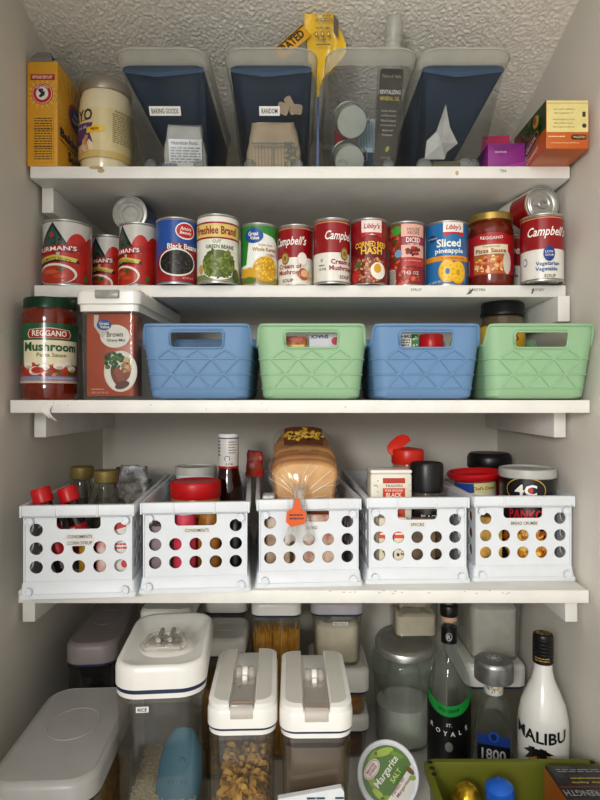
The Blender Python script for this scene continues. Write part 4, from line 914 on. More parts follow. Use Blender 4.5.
def content(r, h, hexc, name): 
    def E(t):
        b = MB(); b.lathe([(0, .003), (r*.9, .003), (r*.95, .01), (r*.95, h*.9), (r*.8, h), (0, h*1.02)], mat(name, hexc, rough=.6, var=.3, scale=90), 36); b.build('contents', t)
    return E
JP = lambda r: [(0, 0), (r*.9, 0), (r, .006), (r, .085), (r*.96, .105), (r*.82, .126), (r*.62, .142), (r*.56, .15), (r*.56, .155), (0, .155)]
x, y = -.393, 1.045
bottle('gold_lidded_jar', 'glass jar with gold lid and grey green contents, against the dim wall', V((x, y, Z4+.0062)), JP(.033), GJ, lid(.0205, .1555, .021), OLDGOLD, cat='jar', extra=content(.033, .115, '#57573f', 'dried_herbs'), group='gold lidded jars in the first crate')
bottle('gold_lidded_jar', 'glass jar with gold lid and brown contents, in front of the grey green one', V((-.3325, .994, Z4+.0062)), JP(.0360), GJ, lid(.0205, .1555, .0205), OLDGOLD, cat='jar', extra=content(.036, .125, '#4a3c2e', 'brown_spice'), group='gold lidded jars in the first crate')
FOIL = mat('black_white_wrapper', '#d8d8d6', rough=.3, hex2='#2a2a2c', scale=55, bump=.4)
paper_bag('snack_wrapper', 'crumpled black and white snack wrapper poking out of the first crate', V((-.325, 1.135, Z4+.0092)), .064, .05, .165, FOIL, .1, seed=9, crumple=.008)
paper_bag('snack_wrapper', 'small brown and blue wrapper beside the black and white one', V((-.362, 1.215, Z4+.0092)), .06, .03, .155, mat('brown_wrapper', '#8a6a4c', rough=.35, hex2='#2f4a7a', scale=30, bump=.4), .3, seed=14, crumple=.010)
m = MB(); m.box((-.014, -.008, 0), (.014, .008, .112), PAPER, .001); D = Dec(m, flat((0, -.008, 0), (1, 0, 0), (0, 0, 1))); D.poly([(-.014, .092), (.014, .100), (.014, .112), (-.014, .112)], '#c8202a', 1); D.fine(-.01, .062, .012, .085, 4, '#c8202a', 1); D.ell(.004, .04, .005, .006, '#c8202a', 1)
o = m.build('sauce_packet_box', loc=inc(0, .0625, .025), rot=(0, 0, .1)); tag(o, 'narrow white and red box seen through the holes of the first crate', 'box')
bottle('red_jar', 'small jar with bright red label seen through the first crate', inc(0, .033, .03), jarp(.013, .085), mat('red_label_jar', '#c42028', rough=.4, hex2='#e8e0d4', scale=25), lid(.012, .0852, .012), BLACK, cat='jar')
bottle('mustard_bottle', 'small black and yellow bottle seen through the first crate', inc(0, .006, .0215), jarp(.0095, .08), mat('yellow_black_label', '#d9a51d', rough=.4, hex2='#16120e', scale=18), lid(.009, .0802, .012), BLACK)
# crate 2
def art_pb(D, r): D.rect(-2.4*r, .02, 2.4*r, .118, '#c98f36', 1); D.ell(0, .07, .03, .028, '#b5202a', 2); D.text('Peanut Butter', 0, .07, .008, '#f2ead8', 3, .02, w=.05)
r = .0445
bottle('peanut_butter_jar', 'big jar with a wide ribbed red lid in the second crate', V((-.1835, 1.022, Z4+.0062)), [(0, 0), (r*.93, 0), (r*.97, .004), (r*.97, .118), (r*.93, .126), (0, .126)], mat('peanut_butter', '#b5823c', rough=.3), [(0, .1262), (r*.98, .1262), (r, .128), (r, .149), (r*.985, .152), (r*.94, .1545), (r*.9, .1535), (0, .1535)], RED, cat='jar', art=art_pb, ar=r*.97)
r = .0405
bottle('white_tub', 'round white tub with a pale lid, behind the red lidded jar', V((-.207, 1.155, Z4+.0062)), [(0, 0), (r*.9, 0), (r*.96, .15), (0, .15)], WHITE, [(0, .1502), (r*1.02, .1502), (r*1.02, .163), (r*.98, .165), (r*.9, .165), (r*.88, .162), (0, .162)], mat('pale_tub_lid', '#d5d5cd', rough=.4), cat='tub')
KET = mat('steak_sauce', '#2a0a08', rough=.1, coat=.6)
def art_ket(D, r):
    D.rect(-3*r, .172, 3*r, .227, '#e6e4de', 1); D.rect(-3*r, .1685, 3*r, .1725, '#b5202a', 1.5); D.rect(-3*r, .2235, 3*r, .2255, '#33446c', 2)
    D.ell(0, .187, .0052, .0052, '#33446c', 2); D.ell(0, .187, .004, .004, '#dfe3ea', 3); D.fine(.002, .195, .016, .22, 5, '#77777d', 2, .35); D.fine(-.024, .19, -.014, .222, 5, '#33446c', 2, .4); D.text('E V W', .004, .1765, .0035, '#2a2a30', 2, .02)
bottle('sauce_bottle', 'dark sauce bottle with white wrapped neck standing in the second crate', V((-.135, 1.095, Z4+.0062)), [(0, 0), (.026, 0), (.028, .004), (.028, .115), (.026, .135), (.0205, .158), (.0185, .168), (.0185, .224), (0, .224)], KET,
       [(0, .2242), (.019, .2242), (.0193, .226), (.0193, .231), (.018, .2325), (0, .2325)], WHITE, art=art_ket, ar=.0186)
bottle('pink_jar', 'small pink jar behind the handle slot of the second crate', inc(1, -.020, .032), jarp(.019, .112, .9), mat('pink_label', '#d8506e', rough=.45, hex2='#c42a3a', scale=16), lid(.017, .1122, .008), WHITE, cat='jar')
bottle('amber_jar', 'small amber mustard jar behind the handle slot of the second crate', inc(1, .0195, .032), jarp(.0185, .112, .9), mat('amber_mustard', '#b5762a', rough=.3, hex2='#5e3a1c', scale=30), lid(.017, .1122, .008), GOLD, cat='jar')
bottle('black_bottle', 'slim black bottle seen through the end holes of the second crate', inc(1, .062, .027), jarp(.0125, .10), BLACK, lid(.01, .1002, .014), BLACK)
m = MB(); m.box((-.012, -.006, 0), (.012, .006, .095), mat('mauve_packet', '#8d7d84', rough=.5), .002); o = m.build('mauve_packet', loc=inc(1, -.06, .024)); tag(o, 'mauve grey packet seen through the end holes of the second crate', 'packet')
# crate 3 : bread
CRUST = mat('bread_crust', '#dca05a', rough=.6, hex2='#b5742f', scale=14, bump=.2); CRUMB = mat('bread_crumb', '#e3b87c', rough=.8, hex2='#d09a5a', scale=26, bump=.3)
t = thing('bread_loaf', 'bagged sliced loaf tipped up in its crate, bag neck hanging over the front', 'bread', (.008, .985, Z4+.112), math.radians(1), None, (math.radians(10), 0, math.radians(1)))
def bread_prof(s=1, w=.108, h=.088):
    pts = [(-.46, 0), (.46, 0), (.5, .06), (.49, .35), (.5, .55), (.53, .68), (.52, .82), (.43, .94), (.25, 1), (0, 1.02), (-.25, 1), (-.43, .94), (-.52, .82), (-.53, .68), (-.5, .55), (-.49, .35), (-.5, .06)]
    return [(x*w*s, .5*h+(z-.5)*h*s) for x, z in pts]
N_SL = 8; th = .0305
for i in range(N_SL):
    m = MB(); s = (.97, 1, .96, 1.01, .97, 1.0, .96, .9)[i]; y0 = i*th; dx = random.uniform(-.002, .002)
    pr = lambda k: [V((x+dx, 0, z)) for x, z in bread_prof(s*k)]
    mm = CRUST if i else CRUMB
    R = [[p+V((0, y0+dy, 0)) for p in pr(k)] for dy, k in ((.0, .90), (.0025, .965), (.008, 1), (th-.010, 1), (th-.004, .965), (th-.001, .88))]
    m.loft(R, CRUST, False, True); m.add([p for p in R[0]], [list(range(17))[::-1]], CRUMB); m.build('slice', t, 45)
m = MB(); R = []
def wob(p, a): return p+noise.noise_vector(p*45)*a
for k, (y0, s, w_, zc) in enumerate(((.255, .6, .02, .05), (.25, 1.03, .003, 0), (.2, 1.045, .004, 0), (.12, 1.045, .004, 0), (.05, 1.04, .004, 0), (.0, 1.035, .003, 0), (-.007, .92, .003, 0), (-.014, .62, .003, .0), (-.019, .3, .002, .0), (-.022, .16, .001, 0))):
    zoff = -.010*max(0, (1-s))*1.0
    cen = V((-.002*max(0, k-5), y0, .044-max(0, k-6)*.004))
    ring_ = []
    pr = bread_prof(1)
    for j in range(len(pr)*3):
        a = pr[j//3]; b_ = pr[(j//3+1) % len(pr)]; f = (j % 3)/3; x_, z_ = a[0]+(b_[0]-a[0])*f, a[1]+(b_[1]-a[1])*f
        q = V((x_*s, 0, (z_-.044)*s))+cen
        if k >= 5: q += V((math.cos(j*1.9)*.002*s, 0, math.sin(j*2.3)*.003*s))
        ring_.append(wob(q, w_))
    R.append(ring_)
m.loft(R, FILM, False, False)
for j in (1, 6, 9, 13, 15, 20, 24, 26, 31, 35, 38, 44, 47):  # pale tubes drawn as highlights along the folds at the bag front
    q = [R[k][(j+k//7) % 51] for k in (5, 6, 7, 8)]
    if q[0].z > .012: m.tube([p_+V((0, -.0012, 0)) for p_ in q], [.0002, .0004, .0006, .0007], CREASE_GLINT, 4)
for _ in range(26):  # short pale tubes scattered as painted sparkle over the film
    j = random.randrange(8, 44); k = random.choice((1, 2, 3, 4)); a_, b_ = R[k][j], R[k+1][(j+random.choice((-2, -1, 1, 2))) % 51]; f0 = random.random()*.5; m.tube([a_.lerp(b_, f0+.25*q) for q in range(3)], [.0003, .0008, .0003], CREASE_GLINT, 4)
m.build('bag', t, 70)
p = MB(); 
D = Dec(p, lambda u, v, w: V((u*1.0, .045+v, .0935+max(0, v-.045)*.42+w-abs(u/.05)**3*.012)), .01)
D.blobs(0, .075, .038, .010, 46, .0022, .005, ['#e3bd3a', '#c99a2a', '#efd46a'], 3); D.rect(-.036, .05, .036, .098, mat('dark_bread_print', '#6e3c20', rough=.4), 2); D.blobs(0, .075, .034, .018, 40, .0025, .005, ['#e3bd3a', '#d0a02c', '#efd46a', '#3c2214'], 3.5)
p.build('bag_print', t); p = MB(); D.mb = p; D.text('KILLER', .002, .004, .008, '#eef0f2', 4, .03, w=.022)
p.build('white_print', t); p = MB()
D2 = Dec(p, flat((0, -.0035, 0), (1, 0, 0), (0, 0, 1)))
D2.poly([(.012, .0), (.056, .0), (.056, .022), (.016, .017)], '#e3641d', 1); D2.text('FRESH', .036, .008, .006, '#5a2410', 2, .02, w=.03); D2.poly([(.010, .0), (.0, .0), (-.003, .012), (.006, .014)], '#4a3418', 1)
p.build('orange_print', t); p = MB()
D3 = Dec(p, flat((-.058, .02, .052), (0, -1, 0), (0, 0, 1))); D3.rect(-.09, -.01, -.01, .022, '#e3641d', 1)
p.build('orange_print', t)
def hang(u, k):    # bag tail falling over the crate front, in world space
    return None
tb = MB(); base = V((.008-.01, .9385, Z4+.1605)); tail = []
for k, (dy, dz, w, fl) in enumerate(((.024, .003, .009, .006), (-.004, .000, .008, .0045), (-.013, -.008, .008, .006), (-.0155, -.022, .009, .007), (-.016, -.034, .011, .006), (-.0165, -.050, .014, .007), (-.0175, -.068, .018, .008), (-.0185, -.084, .023, .008))):
    rg = []
    for j in range(28):
        a = 2*PI*j/28; rg.append(base+V((w*math.cos(a)*(1+.18*math.sin(j*2.1+k)), dy+fl*.7*math.sin(a)*(1+.5*math.sin(j*3.7)) , dz+.004*math.sin(j*1.7)*(k/7))))
    tail.append(rg)
inv = Matrix.Translation(t.location) @ t.rotation_euler.to_matrix().to_4x4(); inv.invert()
tb.loft([[inv @ p_ for p_ in rg] for rg in tail], TAILF, False, False); tb.build('bag_tail', t, 70)
cb = MB(); Xc = inv @ R3(0, 0, 0, base+V((-.004, -.0275, -.050))) @ Matrix.Scale(1.35, 4)
cb.loft([[V((x_, y_, z_)) for x_, z_ in ((-.012, .0), (-.006, -.006), (.010, -.002), (.012, .012), (.006, .014), (.004, .026), (-.001, .028), (-.004, .016), (-.011, .012))] for y_ in (0, .0015)], mat('orange_tag', '#e3641d', rough=.5), X=Xc)
D = Dec(cb, lambda u, v, w: Xc @ V((u, -w, v))); D.fine(-.008, .002, .009, .010, 2, '#5a2410', 1); cb.build('bag_clip', t)
def loaf(label, i, lx, ly, w, l, h, m_, dz=.0062, name='bread_package'):
    b = MB(); R = []
    for k in range(9):
        f = k/8; s = math.sin(PI*(.12+.76*f)); pr = [(x*(.75+.25*s), z*(.8+.2*s)) for x, z in bread_prof(1, w, h)]
        R.append([wob(V((x, l*f, z)), .002) for x, z in pr])
    b.loft(R, m_); o = b.build(name, loc=inc(i, lx, ly, dz), rot=(0, 0, math.radians(CR_POS[i][2]))); tag(o, label, 'bread'); return o
BUN = mat('bagged_buns', '#b9854a', rough=.35, hex2='#d8cfc4', scale=34, bump=.3, coat=.4)
loaf('bagged buns in the floor of the bread crate, under the loaf', 2, .002, .037, .13, .25, .086, BUN, .0095)
m = MB(); m.box((-.0105, 0, 0), (.0105, .03, .012), mat('white_bread_wrap', '#d6d6d4', rough=.3, hex2='#6a6a6a', scale=70), .003); o = m.build('white_wrapper', loc=inc(2, -.0660, .016, .134)); tag(o, 'flat white printed wrapper lying left of the loaf', 'wrapper'); o['label'] = 'flat white printed wrapper squeezed beside the foot of the loaf'
m = MB(); m.box((-.02, 0, 0), (.02, .022, .111), mat('white_bread_wrap2', '#a8937a', rough=.35, hex2='#75573f', scale=40), .004); o = m.build('cracker_sleeve', loc=inc(2, -.050, .0112)); tag(o, 'upright cracker sleeve behind the holes of the bread crate', 'packet')
m = MB(); m.box((-.03, 0, 0), (.03, .010, .108), mat('red_white_wrap', '#bfa994', rough=.35, hex2='#94483c', scale=60), .003); o = m.build('red_white_packet', loc=inc(2, .02, .0112)); tag(o, 'red and white packet behind the handle slot of the bread crate', 'packet')
paper_bag('candy_wrapper', 'small bright red wrapper on the crate rims beside the bread', V((-.0950, 1.215, Z4+.1425)), .036, .022, .052, mat('red_candy_film', '#c4182c', rough=.25, hex2='#a8641c', scale=70, bump=.4), .2, seed=20, crumple=.005)
# crate 4 : spices
t = thing('pepper_tin', 'white rectangular pepper tin with orange label in the spice crate', 'tin', (.1545, 1.008, Z4+.0062), math.radians(2))
m = MB(); m.box((-.0355, -.022, 0), (.0355, .022, .170), mat('cream_tin', '#e6e2d2', rough=.35), .003); m.build('tin_body', t)
m = MB(); m.box((-.0362, -.0227, .1702), (.0362, .0227, .177), LIDW, .003); m.build('lid', t)
p = MB(); D = Dec(p, flat((0, -.022, 0), (1, 0, 0), (0, 0, 1))); D.rect(-.0145, .03, .0235, .163, '#d8491f', 1); D.rect(-.0145, .155, .0235, .163, '#b5341a', 2)
D.rect(-.019, .146, .028, .154, '#e8e0cc', 3); D.text('TRADERS', .0045, .150, .0042, '#4a4640', 4, .01, w=.03)
D.text('PURE GROUND', .0045, .142, .0042, '#f4e9dc', 3, .01, w=.03); D.text('BLACK', .0045, .1345, .0075, '#f6efe4', 3, .03, w=.027); D.text('PEPPER', .0045, .125, .0075, '#f6efe4', 3, .03, w=.031)
for i in range(26): D.ell(random.choice((-.026, .0298))+random.uniform(-.004, .004), random.uniform(.03, .16), .0016, .0016, random.choice(['#c9c2ae', '#bdb49c']), 1, n=8)
D.blobs(.0, .055, .03, .02, 30, .003, .006, ['#2c241e', '#4a3c30', '#e8e0cc'], 2); p.build('printed_front', t)
r = .0275
def art_blk(D, r): D.rect(-2*r, .02, 2*r, .108, '#1c1a18', 1); D.text('BLACK', 0, .098, .0075, '#e6e2d8', 3, .02, w=.03); D.rect(-1.2*r, .03, .9*r, .085, '#6c5a44', 2); D.blobs(0, .055, r*.8, .02, 40, .002, .004, ['#4a3a2c', '#2a221c', '#8a7050'], 3)
bottle('black_capped_jar', 'spice jar with a large ribbed black cap in the spice crate', V((.2195, 1.006, Z4+.0062)), [(0, 0), (r*.93, 0), (r, .004), (r, .12), (r*.9, .138), (0, .138)], clear('spice_jar_plastic', tint='#b5aa9a', haze=.4, hazec='#7a6c58'),
       [(0, .1382), (r*1.02, .1382), (r*1.04, .141), (r*1.04, .182), (r*.98, .187), (r*.9, .188), (r*.86, .186), (0, .186)], BLACK, cat='jar', art=art_blk, ar=r)
r = .029
def flip(t_):
    b = MB(); b.loft([ring(.048, .004, .0015, 0, 3), ring(.052, .004, .0015, .012, 3), ring(.04, .004, .0015, .024, 3), ring(.018, .003, .001, .029, 3)], mat('red_orange_plastic', '#e0301c', rough=.35), X=R3(-.35, -.62, .25, (-.012, -.002, .204)) @ Matrix.Scale(.8, 4, V((0, 0, 1)))); b.build('open_flap', t_)
bottle('spice_shaker', 'clear spice shaker with its red orange flap standing open', V((.205, 1.105, Z4+.0062)), [(0, 0), (r*.95, 0), (r, .004), (r, .165), (r*.95, .175), (0, .175)], clear('shaker_plastic', tint='#e6d9c9', haze=.25, hazec='#c9a88a'),
       [(0, .1752), (r*1.02, .1752), (r*1.05, .177), (r*1.05, .198), (r*1.0, .202), (0, .207)], mat('red_orange_plastic', '#e0301c', rough=.35), cat='jar', extra=flip)
m = MB(); m.box((-.02, 0, 0), (.02, .009, .10), mat('gold_spice_box', '#6a5236', rough=.5, hex2='#2c2622', scale=40), .002); o = m.build('small_spice_box', loc=inc(3, .012, .0115, .0062)); tag(o, 'brown spice box low behind the holes of the spice crate', 'box')
for k, (lx, c) in enumerate(((-.052, '#d8cfb4'), (-.027, '#e0d8c4'))):
    m = MB(); m.box((-.011, 0, 0), (.011, .012, .1), mat('cream_sachet'+('' if k else '_pale'), c, rough=.5), .002); D = Dec(m, flat((0, 0, 0), (1, 0, 0), (0, 0, 1))); D.rect(-.011, .066, .011, .08, '#d8431d', 1); D.rect(-.009, .072, .006, .075, '#f3e9dc', 2); D.blobs(0, .045, .008, .008, 8, .0015, .003, ['#3a3028', '#8a6a3a'], 1)
    o = m.build('spice_sachet', loc=inc(3, lx, .0113)); tag(o, ('cream and orange sachet at the end holes of the spice crate', 'pale sachet with orange band, second from the spice crate end')[k], 'packet', 'sachets in the spice crate')
# crate 5
r = .0465
def art_4c(D, r):
    D.rect(-2.6*r, .006, 2.6*r, .158, '#161316', 1)
    D.ell(-.05*r, .142, .034, .0215, '#d9b53a', 2); D.ell(-.05*r, .142, .0325, .020, '#141214', 3); D.text('4C', -.05*r, .142, .019, '#f0eeea', 4, .03, w=.036); D.ell(.12*r, .142, .0035, .005, '#c4202a', 5)
    D.text('PANKO', -.002, .1005, .017, '#c4202a', 4, .03, w=.056); D.text('BREAD CRUMBS', 0, .088, .005, '#e6ddc4', 4, .01, w=.05)
    D.blobs(.0, .05, .95*r, .027, 170, .003, .007, ['#d98a1d', '#e8b03a', '#c4701a', '#efc552', '#a85a1a', '#8a3f18'], 4)
bottle('crumb_canister', 'large black canister with grey lid and red lettering, in the last crate', V((.4035, 1.0295, Z4+.0062)), [(0, 0), (r, 0), (r, .160), (0, .160)], K('#161316'), [(0, .1602), (r*1.01, .1602), (r*1.05, .162), (r*1.05, .172), (r*1.03, .1755), (r*.96, .1765), (r*.93, .1735), (0, .1735)], mat('grey_canister_lid', '#b9b9b5', rough=.4), cat='canister', art=art_4c, ar=r, rot=(0, 0, facing(.4035, 1.02)))
r = .039
def art_red(D, r): D.rect(-2.5*r, .01, 2.5*r, .1415, '#e6e2d0', 1); D.rect(-2.5*r, .124, -.05*r, .141, '#2a4f9c', 2); D.rect(-.05*r, .124, 2.5*r, .141, '#e8dca0', 2); D.text("Chef's Cheese", .5*r, .132, .006, '#4a3a1c', 3, .01, w=.045); D.rect(-2.5*r, .03, 2.5*r, .09, '#b5622a', 2)
bottle('red_lidded_canister', 'cheese canister with a wide recessed red lid, in the last crate', V((.3400, 1.103, Z4+.0085)), [(0, 0), (r*.95, 0), (r*.95, .142), (0, .142)], PAPER, [(0, .1422), (r*1.03, .1422), (r*1.22, .147), (r*1.32, .153), (r*1.32, .157), (r*1.26, .159), (r*1.18, .156), (r*1.08, .149), (0, .149)], RED, cat='canister', art=art_red, ar=r*.95, rot=(.03, -.05, facing(.3375, 1.1)))
r = .043
bottle('black_lidded_jar', 'red jar with wide black lid at the back of the last crate', V((.396, 1.213, Z4+.0062)), [(0, 0), (r*.95, 0), (r*.97, .155), (0, .155)], mat('red_jar_label', '#9c1c26', rough=.4), [(0, .1552), (r*1.02, .1552), (r*1.05, .158), (r*1.05, .176), (r*1.0, .182), (r*.9, .186), (0, .187)], BLACK, cat='jar')
m = MB(); m.box((-.02, 0, 0), (.02, .010, .098), mat('pasta_packet', '#c9932f', rough=.35, hex2='#4a5a24', scale=45), .002); o = m.build('pasta_packet', loc=inc(4, -.053, .0113)); tag(o, 'golden packet behind the end holes of the last crate', 'packet')
# ------------------------------------------------------------------ shelf 5
Z5 = SZ[5]; random.seed(33)
SMOKE = clear('canister_clear_plastic', tint='#f0efea', haze=.035, hazec='#c9c6bc', rough=.08, edge=.5)
def body(t, W, L, H, m=SMOKE, r=.018, bw=.86):
    b = MB(); b.loft([ring(W*bw-.008, L*.9-.008, r*.7, .0, 6, 0, L/2), ring(W*bw, L*.9, r, .006, 6, 0, L/2), ring(W*max(.93, bw), L*.95, r, H, 6, 0, L/2)], m, True, False)
    b.loft([ring(W*.95, L*.96, r, H-.006, 6, 0, L/2), ring(W*.95, L*.96, r, H, 6, 0, L/2)], m, False, False); b.build('canister_body', t)
def lid_flat(t, W, L, z, h, m, r=.03, oval=True, parent_name='lid'):
    b = MB(); cy = L/2
    b.loft([ring(W, L, r, z, 8, 0, cy), ring(W, L, r, z+h-.008, 8, 0, cy), ring(W-.004, L-.004, r-.001, z+h-.003, 8, 0, cy), ring(W-.014, L-.014, r-.004, z+h, 8, 0, cy), ring(W-.016, L-.016, r-.005, z+h-.0012, 8, 0, cy), ring(W-.018, L-.018, r-.006, z+h, 8, 0, cy)], m, True, True)
    l = b.build('lid', t, 50)
    if oval:
        o = MB(); a, c = min(W, L)*.26, L*.17; n = 40
        o.tube([(a*math.cos(2*PI*i/n), cy+L*.05+c*math.sin(2*PI*i/n), z+h) for i in range(n)], .0009, m, 5, True)
        o.build('press_button', t)
    g = MB(); g.loft([ring(W-.003, L-.003, r, z-.0045, 8, 0, cy), ring(W-.003, L-.003, r, z-.0003, 8, 0, cy)], NAVY); g.build('gasket', t)
def lid_flip(t, W, L, z, h):
    """two raised side pads, a channel between them, a clear flip latch on a clear roller"""
    r = .022; cy = L/2; cw = W*.36; b = MB()
    b.loft([ring(W, L, r, z, 8, 0, cy), ring(W, L, r, z+h-.006, 8, 0, cy), ring(W-.003, L-.003, r-.001, z+h-.002, 8, 0, cy), ring(W-.009, L-.009, r-.003, z+h, 8, 0, cy)], LIDW)
    b.build('lid', t, 50)
    pd = rrect(W-.003, L-.003, r-.001, 8, 0, cy); pi = rrect(W-.016, L-.016, r-.004, 8, 0, cy)
    for s in (-1, 1):
        q = MB()
        def half(pp, e): 
            k = [(x, y) for x, y in pp if x*s > e]; ys = [y for _, y in pp]
            k = sorted(k, key=lambda p: math.atan2(p[1]-cy, (p[0])*s)); return [(s*e, min(ys))]+k+[(s*e, max(ys))]
        A = half(pd, cw/2); B = half(pd, cw/2); I = half(pi, cw/2+.002)
        if s < 0: A.reverse(); B.reverse(); I.reverse()
        q.loft([[V((x, y, z+h-.003)) for x, y in A], [V((x, y, z+h+.006)) for x, y in B]], LIDW, True, False)
        # rim round the pad, then the pad surface
        q.loft([[V((x, y, z+h+.006)) for x, y in B], [V((x, y, z+h+.0085)) for x, y in I]], LIDW, False, False)
        q.add([V((x, y, z+h+.0085)) for x, y in I], [list(range(len(I)))], LIDPAD)
        q.build('side_pad', t, 50)
    g = MB(); g.loft([ring(W-.002, L-.002, r, z-.0032, 8, 0, cy), ring(W-.002, L-.002, r, z-.0003, 8, 0, cy)], NAVY); g.build('gasket', t)
    g = MB(); g.loft([ring(W-.004, L-.004, r, z-.010, 8, 0, cy), ring(W-.004, L-.004, r, z-.0035, 8, 0, cy)], LIDW); g.build('collar', t)
    f = MB(); f.loft([ring(cw-.004, L*.42, .003, z+h+.0005, 3, 0, L*.225), ring(cw-.004, L*.42, .003, z+h+.006, 3, 0, L*.225)], ACRYL)
    f.box((-cw/2+.002, -.001, z+h-.013), (cw/2-.002, .004, z+h+.006), ACRYL, .001); fl = f.build('latch', t)
    e = MB(); e.tube([(-cw*.42, 0.012, z+h+.0035), (cw*.42, 0.012, z+h+.0035)], .0022, mat('copper_pin', '#b58a6a', rough=.3, metal=.6), 8); e.build('pin', fl)
    k = MB()
    for s in (-1, 1): k.lathe([(0, 0), (.009, 0), (.0105, .002), (.0105, .007), (.009, .009), (.006, .010), (0, .010)], ACRYL, 20, X=R3(0, s*PI/2, 0, (s*.0045, L*.47, z+h+.009)))
    k.build('clear_knob', t)
    k = MB(); k.lathe([(0, -.004), (.0095, -.004), (.0105, -.003), (.0105, .003), (.0095, .004), (0, .004)], LIDW, 24, X=R3(0, PI/2, 0, (0, L*.47, z+h+.0085))); k.box((-.004, L*.47-.016, z+h+.002), (.004, L*.47, z+h+.012), LIDW, .002); k.build('hinge_roller', t)
def lid_dish(t, W, L, z, h):
    r = .036; cy = L/2; b = MB()
    b.loft([ring(W, L, r, z, 9, 0, cy), ring(W, L, r, z+h-.010, 9, 0, cy), ring(W-.003, L-.003, r, z+h-.003, 9, 0, cy), ring(W-.009, L-.009, r-.003, z+h, 9, 0, cy), ring(W-.017, L-.019, r-.005, z+h-.001, 9, 0, cy), ring(W-.026, L-.04, r-.009, z+h-.007, 9, 0, cy-.001), ring(W-.05, L-.085, r-.014, z+h-.0125, 9, 0, cy-.002), ring(W-.075, L-.14, r-.02, z+h-.0135, 9, 0, cy-.003)], LIDW)
    b.build('lid', t, 60)
    d = MB(); pr = [(1, -.0135), (.86, -.008), (.6, -.004), (.3, -.0025)]
    d.loft([[V((.042*s*math.cos(a), cy-.010+.036*s*math.sin(a), z+h+zz)) for a in [2*PI*i/32 for i in range(32)]] for s, zz in pr], LIDW); d.build('raised_oval', t, 60)
    g = MB(); g.loft([ring(W-.002, L-.002, r, z-.006, 9, 0, cy), ring(W-.002, L-.002, r, z-.0003, 9, 0, cy)], NAVY); g.build('gasket', t)
    g = MB(); g.loft([ring(W-.003, L-.003, r, z-.013, 9, 0, cy), ring(W-.003, L-.003, r, z-.0063, 9, 0, cy)], LIDW); g.build('collar', t)
    f = MB(); X = R3(-.10, 0, 0, (0, cy-.034, z+h+.0035))
    f.tube([(-.026, -.026, .0), (-.030, -.020, .003), (-.024, .016, .006), (-.016, .026, .006), (.016, .026, .006), (.024, .016, .006), (.030, -.020, .003), (.026, -.026, 0)], .0040, ACRYL, 8, X=X)
    f.tube([(-.026, -.026, 0), (.026, -.026, 0)], .0040, ACRYL, 8, X=X); f.box((-.023, -.022, .001), (.023, .02, .0035), ACRYL, .001, X=X); hl = f.build('clear_handle', t)
    q = MB()
    for s in (-1, 1): q.tube([(s*.0085, -.012, .008), (s*.0085, .034, .010)], .0036, mat('grey_hinge_bar', '#a8a49c', rough=.25, metal=.3), 10, X=X)
    q.build('hinge_bar', hl)
def canister(label, x, y, yaw, W, L, H, kind, lidh=.03, lm=LIDG, r=.018, oval=True, sticker=None, bm=None):
    t = thing('food_canister', label, 'canister', (x, y, 0), math.radians(yaw), 'lidded canisters on the lowest shelf'); return t
def mk(label, x, y, z, yaw, W, L, H, kind, lidh=.03, lm=LIDW, r=.018, oval=True, sticker=None, bm=SMOKE, sz=None, lr=.03, bw=.86):
    t = thing('food_canister', label, 'canister', (x, y, z+.0003), math.radians(yaw), 'lidded canisters on the lowest shelf')
    drop = {'flat': .0047, 'flip': .0105, 'dish': .0135}[kind]
    top = H-(.0085 if kind == 'flip' else 0)
    body(t, W, L, H-lidh-drop-(.0085 if kind == 'flip' else 0)-.0003, bm, r, bw)
    if kind == 'flat': lid_flat(t, W, L, H-lidh, lidh, lm, lr, oval)
    elif kind == 'flip': lid_flip(t, W, L, top-lidh, lidh)
    else: lid_dish(t, W, L, H-lidh, lidh)
    if sticker:
        s, u, v, h = sticker; k = MB(); D = Dec(k, flat((u, L*.05*0+L*.025, v), (1, 0, 0), (0, 0, 1)), dw=.0006); w = len(s)*h*.62+.006
        D.rect(-w/2, -h*.9, w/2, h*.9, '#e9e7df', 1); D.text(s, 0, 0, h, '#26262a', 2.4, .015, w=w-.005); k.build('name_sticker', t)
    return t
# contents: one uncountable mass each
def heap(name, label, cat, t, W, L, z0, h, m, bump=.006, seed=0, r=.016, grains=None, slope=0):
    b = MB(); n = 16; nx = ny = n; w, l = W*.86-.008, L*.9-.010
    b.loft([ring(w, l, r, z0, 6, 0, L/2), ring(w+.002, l+.002, r, h*.9, 6, 0, L/2)], m, True, False)
    R = [[V((x, y, h*.9)) for x, y in rrect(w+.002, l+.002, r, 6, 0, L/2)]]
    for k in range(1, 8):
        s = 1-k/8; R.append([V((x*s, L/2+(y-L/2)*s, h+noise.noise(V((x*s*60+seed, y*s*60, 1)))*bump+slope*(y-L/2)*s)) for x, y in rrect(w+.002, l+.002, r, 6, 0, L/2)])
    b.loft(R, m, False, True)
    if grains: grains(b, w, l, h)
    o = b.build(name, smooth=60); o.location = t.location; o.rotation_euler = t.rotation_euler; tag(o, label, cat, kind='stuff'); return o
def grain_fn(m, n, a, b_, spread=.004):
    def G(b, w, l, h):
        for _ in range(n):
            c = V((random.uniform(-.47, .47)*w, l*.07+random.uniform(.04, .98)*l, h+random.uniform(-.002, spread)))
            X = Matrix.Translation(c) @ Matrix.Rotation(random.uniform(0, PI), 4, 'Z') @ Matrix.Rotation(random.uniform(-.6, .6), 4, 'Y')
            b.add([(a, 0, 0), (-a, 0, 0), (0, b_, 0), (0, -b_, 0), (0, 0, b_), (0, 0, -b_)], [(0, 2, 4), (2, 1, 4), (1, 3, 4), (3, 0, 4), (2, 0, 5), (1, 2, 5), (3, 1, 5), (0, 3, 5)], m, X)
    return G
RICE = mat('rice', '#cfc4a8', rough=.7, var=.12, scale=300, bump=.6, bscale=500)
